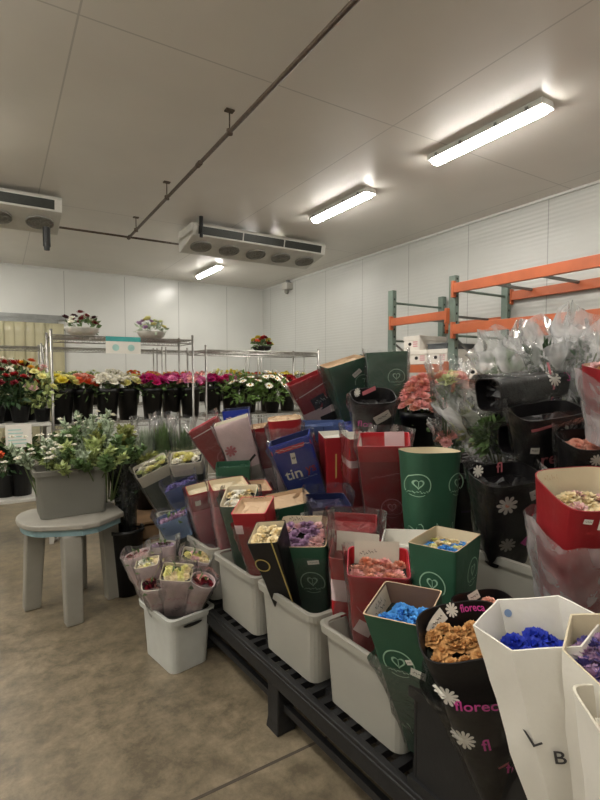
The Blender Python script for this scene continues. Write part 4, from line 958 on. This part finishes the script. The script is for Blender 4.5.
bag('tall green flat sleeve with a pale crest standing on top of the pile', 386, 352, 2.95, (-.05, .05, 1), zs=ZT, w=.122, dp=.07, taper=.85, p=18, yaw=-.1, outer='green', inner='green', depth=.03, prints=[('emblem', 'f', .05, .76, 0, .05, 'palegreen')], wrap=(CLEAR, .02, .04, .01, .05))
bag('black rounded sleeve with a white label in front of the flat green one', 373, 398, 2.7, (-.02, .28, 1), h=.30, w=.125, dp=.1, taper=.72, p=3, yaw=.1, outer='black', inner='black', depth=.05, back=.03, prints=[('flower', 'f', .105, .42, 0, .03, 10, 'white'), ('flower', 'ib', -.07, .95, 0, .02, 10, 'white'), ('text', 'f', -.06, .6, 0, 'flor', .05, 'inkpink'), ('rect', 'ib', .0, .96, .3, .08, .018, 'pinkwash')], tags=[('f', .03, .73, .09, .05, .5)], wrap=(CLEAR, .0, .05, .01, .05))
# pink bouquet in a black bucket
t = tag(link('flower_bucket', BKB, None, at(421, 462, 2.9)), 'black bucket under the big pink bouquet on top of the pile', 'bucket')
bunch(at(421, 446, 2.9), 'big bunch of soft pink flowers in the black bucket on the pile', ['rosepink', 'rosepink', 'salmon'], pom, .036, 90, .13, 'mid', .22, up=1.5, nl=20)
# --- right hand pile: black sleeves lying and standing
def black(label, px, py, D, ax, h, w, dp, pr=(), tg=(), yaw=0, cols=None, n=8, **k):
    return bag(label, px, py, D, ax, h=h, w=w, dp=dp, taper=.7, p=4, yaw=yaw, outer='black', inner='black', rim='black', depth=.05, fl=(rose, list(cols), .028, n) if cols else None, prints=pr, tags=tg, wrap=(THIN, .03, .06, .014, .03), **k)
black('black sleeve with a white flower print, standing behind the grey tote rim', 506, 474, 1.86, (-.08, .22, 1), .36, .125, .1, [('flower', 'f', -.045, .78, 0, .038, 9, 'white'), ('ring', 'f', -.045, .78, 0, .009, .009, 'salmon'), ('flower', 'ib', -.06, .95, 0, .025, 9, 'white'), ('text', 'ib', .03, .95, 0, 'fl', .06, 'pinkwash'), ('flower', 'f', -.03, .3, 0, .03, 9, 'greywash'), ('rect', 'f', .05, .35, .9, .07, .03, 'inkpink')], [('f', .07, .88, .07, .04, .35)], .15)
black('black sleeve standing between the eight sided green one and the flower printed one', 468, 470, 2.2, (-.05, .2, 1), .52, .1, .09, [('rect', 'f', .0, .7, .1, .12, .01, 'purple')], (), .1)
black('black sleeve with big pink letters and a white flower, half way up the right pile', 546, 410, 1.9, (-.12, .28, 1), .34, .13, .09, [('flower', 'f', .04, .78, 0, .042, 11, 'white'), ('text', 'f', -.01, .5, .1, 'rec', .075, 'pinkwash'), ('flower', 'f', .075, .32, 0, .03, 9, 'greywash'), ('rect', 'f', -.06, .9, .2, .08, .012, 'pinkwash')], [('f', -.08, .62, .028, .026, 0)], .1)
black('black sleeve with a round white flower at the right edge, above the cream roses', 598, 438, 1.68, (-.08, .3, 1), .36, .12, .09, [('flower', 'f', -.05, .9, 0, .022, 10, 'white'), ('rect', 'f', .02, .89, 0, .06, .018, 'salmon'), ('rect', 'f', .0, .5, .05, .2, .02, 'inkpink')], (), .0, ('salmon',))
black('black sleeve lying flat on top of the right pile with a small white flower', 488, 395, 2.05, (-.92, .28, -.12), .5, .07, .08, [('flower', 'f', .03, .42, 1.5, .034, 11, 'white'), ('text', 'f', .03, .26, 1.5, 'fl', .05, 'inkpink'), ('rect', 'f', -.055, .45, 1.5, .012, .3, 'pinkwash')], (), .0)
black('black sleeve lying flat below the uppermost black one', 505, 418, 2.02, (-.9, .32, -.12), .46, .062, .08, [('rect', 'f', -.04, .5, 1.5, .012, .3, 'purple'), ('flower', 'f', .02, .86, 0, .03, 9, 'greywash')], (), .0)
black('black and purple sleeve lying lowest in the flat stack of the right pile', 512, 440, 2.0, (-.9, .32, -.05), .44, .062, .08, [('rect', 'f', .03, .6, 1.5, .02, .25, 'purple'), ('rect', 'f', -.03, .7, 1.5, .01, .2, 'inkpink')], (), .0)
bag('red sleeve of cream roses standing in the cloudy tote at the right', 590, 492, 1.42, (-.03, .22, 1), h=.43, w=.132, dp=.112, taper=.68, p=4, yaw=.1, outer='red', inner='cream', rim='red', depth=.085, back=.03, fl=(rose, ['cream', 'cream', 'blush'], .036, 11), prints=[('squig', 'ib', -.06, .95, 0, .05, .02, .002, 'kraft')], tags=[('f', -.01, .9, .075, .03, -.05), ('f', -.075, .93, .022, .015, -.1)], wrap=(MILKY, -.10, .05, .012, .02))
bag('red sleeve in milky wrap at the right edge on top of the black sleeves', 624, 366, 1.62, (-.05, .2, 1), h=.27, w=.11, dp=.09, taper=.7, p=4, yaw=.1, outer='palepink', bands=[(.4, 1.01, 'red')], inner='kraft', rim='red', depth=.02, fl=(pom, ['blush', 'tan'], .03, 7), wrap=(MILKY, -.02, .06, .012, .02))
# clear plastic wrapped greens on top of the right pile
def greens(label, px, py, D, ax, h, r, lm, n=120, cols=None, film_=MILKY, flare=.5, amp=.03, nfl=7, ll=.07, fk=pom, fr=.035):
    top = at(px, py, D); a = (RT * ax[0] - FH * ax[1] + Vector((0, 0, ax[2]))).normalized(); base = top - a * h
    n0 = -FH; n0 = (n0 - a * n0.dot(a)).normalized(); X = (-n0).cross(a); MW = Matrix((X, -n0, a)).transposed().to_4x4(); MW.translation = base
    t = thing('wrapped_greens' if not cols else 'wrapped_bouquet', label, 'bouquet', M=MW, group='clear wrapped greens and bouquets'); sd = R.random() * 40
    f = MB(); leafball(f, (0, 0, h * .64), r * .5, r * .5, h * .17, n, ll, ll * .42)
    for k in range(8): b = k * .8; f.tube([(.01 * math.cos(b), .01 * math.sin(b), .0), (r * .4 * math.cos(b), r * .4 * math.sin(b), h * .66)], .004, 4, 1)
    obj('foliage', f, [LEAF[lm], STEM], t)
    if cols:
        for i in range(nfl):
            b = i * 2.4; rr = r * .6 * math.sqrt((i + .5) / nfl)
            link('blossom', flower(fk, fr, cols[i % len(cols)]), t, (rr * math.cos(b), rr * math.sin(b), h * .8 + r * .2 * (1 - (rr / r) ** 2)), (R.uniform(-.5, .5), R.uniform(-.5, .5), 0))
    w = MB(); rs = []; NN = 48; KK = 20
    for k in range(KK + 1):
        u = k / KK; s = r * (.22 + .78 * u ** .8) * (1 + flare * max(0, u - .75)); rg = []
        for i in range(NN):
            b = 2 * PI * i / NN; x, y, z = s * math.cos(b), s * math.sin(b), h * u * 1.08
            k2 = amp * (.3 + u) * (1.5 * nz((x * 9, y * 9, z * 7 + sd)) + .5 * nz((x * 24, y * 24, z * 18 + sd)) + .25 * math.sin(b * 9 + 3 * nz((x * 5, y * 5, sd))))
            rg.append((x + k2 * math.cos(b), y + k2 * math.sin(b), z + (amp * 2.4 * nz((x * 13 + 3, y * 13, sd)) * u ** 4)))
        rs.append(rg)
    w.rings(rs, 0, False, False); obj('clear_wrap', w, film_, t, smooth=True)
    return t
greens('clear wrapped greens lying on top of the right pile, leftmost of three', 497, 345, 2.35, (-.35, .25, .75), .36, .15, 'mid', 60, amp=.04)
greens('clear wrapped greens in the middle of the three on top of the right pile', 548, 335, 2.1, (-.25, .3, .8), .36, .15, 'dark', 55, amp=.04)
greens('clear wrapped greens at the right edge, on top of the right pile', 602, 325, 1.95, (.1, .25, .8), .36, .15, 'dark', 45, amp=.04)
greens('large cone of clear plastic around green leaves, left of the black sleeves', 468, 398, 2.35, (-.38, .3, .8), .50, .15, 'olive', 110, amp=.024, flare=.3)
greens('small clear wrapped bunch of dense green leaves left of the flat black sleeves', 487, 412, 2.12, (-.3, .4, .7), .36, .11, 'mid', 150, film_=CLEAR, amp=.018, flare=.3)
greens('clear wrapped bouquet of peach and rose blooms beside the big pink bunch', 449, 367, 2.55, (-.05, .2, 1), .42, .11, 'mid', 40, ['peach', 'rosepink', 'cream', 'palegreen'], amp=.02, nfl=9, fr=.05, film_=CLEAR)
greens('clear wrapped salmon pink bouquet low beside the black bucket', 445, 428, 2.62, (-.3, .3, .9), .38, .09, 'mid', 40, ['salmon', 'rosepink'], amp=.016, nfl=8, fr=.035, film_=CLEAR)
# --- sleeves at the far left end, and the wrapped tulips behind
bag('clear sleeve of pale yellow flowers leaning at the far end, left of two', 152, 468, 3.3, (-.35, .35, 1), zs=.33, w=.115, dp=.07, taper=.6, p=12, yaw=.35, outer='darkwash', bands=[(.9, 1.01, 'offwhite')], inner='offwhite', depth=.02, back=.04, fl=(pom, ['lemon', 'white', 'palegreen'], .032, 16), wrap=CW)
bag('clear sleeve of pale yellow flowers at the far end, right of two', 187, 459, 3.25, (-.1, .35, 1), zs=.33, w=.105, dp=.065, taper=.65, p=12, yaw=.05, outer='darkwash', bands=[(.9, 1.01, 'offwhite')], inner='offwhite', depth=.02, back=.03, fl=(pom, ['lemon', 'white', 'lemon'], .032, 14), wrap=CW)
bag('blue grey wrapped sleeve leaning left at the far end of the front row', 180, 483, 2.98, (-.35, .22, 1), h=.46, w=.1, dp=.06, taper=.7, p=14, yaw=.2, outer='darkwash', bands=[(.6, 1.01, 'bluegrey')], inner='navy', depth=.03, fl=(pom, ['violet'], .03, 6), wrap=CW)
bag('silvery clear sleeve low beside the white floor tote', 172, 516, 2.9, (-.3, .25, 1), h=.36, w=.09, dp=.06, taper=.65, p=10, yaw=.2, outer='darkwash', bands=[(.6, 1.01, 'lightblue')], inner='bluegrey', depth=.03, fl=(pom, ['lilac'], .03, 5), leaves=(LEAF['mid'], 30, .03), wrap=CW)
for i, (px, py, D, lb, lm) in enumerate(((146, 424, 3.95, 'clear wrapped long green leaves behind the stool, leftmost of three', 'silver'), (163, 420, 4.0, 'clear wrapped long green leaves behind the stool, middle of three', 'grass'), (183, 424, 3.95, 'clear wrapped long green leaves nearest the tilted red sleeve', 'mid'))):
    o = at(px, py, D); bk = tag(link('flower_bucket', BKB, None, (o.x, o.y, .478)), 'black bucket on the wooden crate, %s of three behind the stool' % ('left', 'middle', 'right')[i], 'bucket')
    t = greens(lb, px, py, D, (0, .0, 1), o.z - .5, .12, lm, 20, amp=.015, flare=.1, film_=CLEAR)
    f = MB(); hh = o.z - .5
    for k in range(110):
        a = R.uniform(0, 6.28); q = R.uniform(.2, 1); p0 = Vector((.05 * q * math.cos(a), .05 * q * math.sin(a), .05)); tip = Vector((.1 * q * math.cos(a), .1 * q * math.sin(a), hh * R.uniform(.8, 1.0)))
        w_ = Vector((-math.sin(a), math.cos(a), 0)) * .012; mid = p0.lerp(tip, .6)
        f.add([p0 - w_ * .5, p0 + w_ * .5, mid + w_, mid - w_, tip], [(0, 1, 2, 3), (3, 2, 4)])
    obj('long_leaves', f, LEAF[lm], t)
greens('dark plastic wrapped bunch in the tall black bucket behind the stool', 124, 458, 3.5, (-.04, .0, 1), .70, .11, 'dark', 120, amp=.014, flare=.1, film_=film('dark_film', '70766e', .05, .35))
# --- rolled bouquets in the white floor tote
ROLL = dict(outer='palepink', inner='palepink', wr=.006)
for px, py, D, ax, w, p_, cols, knd, inner, lb in (
    (137, 554, 2.68, (.785, 2.68), .07, 4, ['deepred', 'blush'], pom, 'palepink', 'pink and white rolled bouquet leaning far left out of the white floor tote'),
    (147, 562, 2.60, (.78, 2.66), .062, 8, ['lemon', 'cream', 'white'], rose, 'cream', 'rolled bouquet with pale cream roses at the left of the white floor tote'),
    (155, 582, 2.55, (.80, 2.70), .07, 3, ['deepred', 'wine', 'salmon'], pom, 'offwhite', 'rolled bouquet of dark red flowers at the front left of the white floor tote'),
    (177, 572, 2.54, (.81, 2.66), .08, 10, ['lemon', 'cream'], rose, 'cream', 'rolled bouquet of pale yellow roses in the middle of the white floor tote'),
    (203, 580, 2.54, (.82, 2.64), .066, 2.2, ['deepred', 'wine', 'rosepink'], rose, 'palepink', 'rolled bouquet of wine red roses at the front right of the white floor tote'),
    (197, 555, 2.68, (.83, 2.70), .078, 8, ['lemon', 'cream', 'blush'], rose, 'offwhite', 'rolled bouquet of cream roses at the back right of the white floor tote'),
    (163, 544, 2.76, (.79, 2.71), .07, 3, ['lilac', 'wine'], pom, 'greywash', 'rolled bouquet of greyish lilac flowers at the back of the white floor tote')):
    bag(lb, px, py, D, (0, 0, 1), h=.3, base_at=(*ax, .03), w=w, dp=w * .8, taper=.3, p=p_, yaw=.1, outer='palepink', bands=[(.0, .5, 'greywash')], inner=inner, depth=.02, fl=(knd, cols, .024, 9), leaves=(LEAF['mid'], 12, .03),
        prints=[('squig', 'f', 0, .75, .3, .08, .03, .003, 'pinkwash'), ('squig', 'f', .01, .6, .8, .07, .04, .003, 'green'), ('squig', 'f', -.01, .82, 1.2, .05, .04, .004, 'offwhite')], wrap=(SOFT, .03, .1, .012, .35), fname='blossom', head='paper_roll', cat='bouquet', name='rolled_bouquet', group='rolled bouquets in the white floor tote')

# ================================================================== LIGHT AND LOOK
w = bpy.data.worlds.new('world'); SC.world = w; w.use_nodes = True
w.node_tree.nodes['Background'].inputs[0].default_value = (.8, .85, 1, 1); w.node_tree.nodes['Background'].inputs[1].default_value = .0
SC.view_settings.view_transform = 'Standard'; SC.view_settings.look = 'None'; SC.view_settings.gamma = 1; SC.view_settings.use_curve_mapping = False
SC.view_settings.exposure = 0.22
SC.cycles.transparent_max_bounces = 24; SC.cycles.max_bounces = 8; SC.cycles.diffuse_bounces = 5; SC.cycles.glossy_bounces = 3; SC.cycles.transmission_bounces = 4
import os
if os.environ.get('DBG'):
    for b in BASES: print('BASE %.2f %.2f %.2f | top %.2f %.2f %.2f  %s' % (*b[1], *b[2], b[0][:60]))
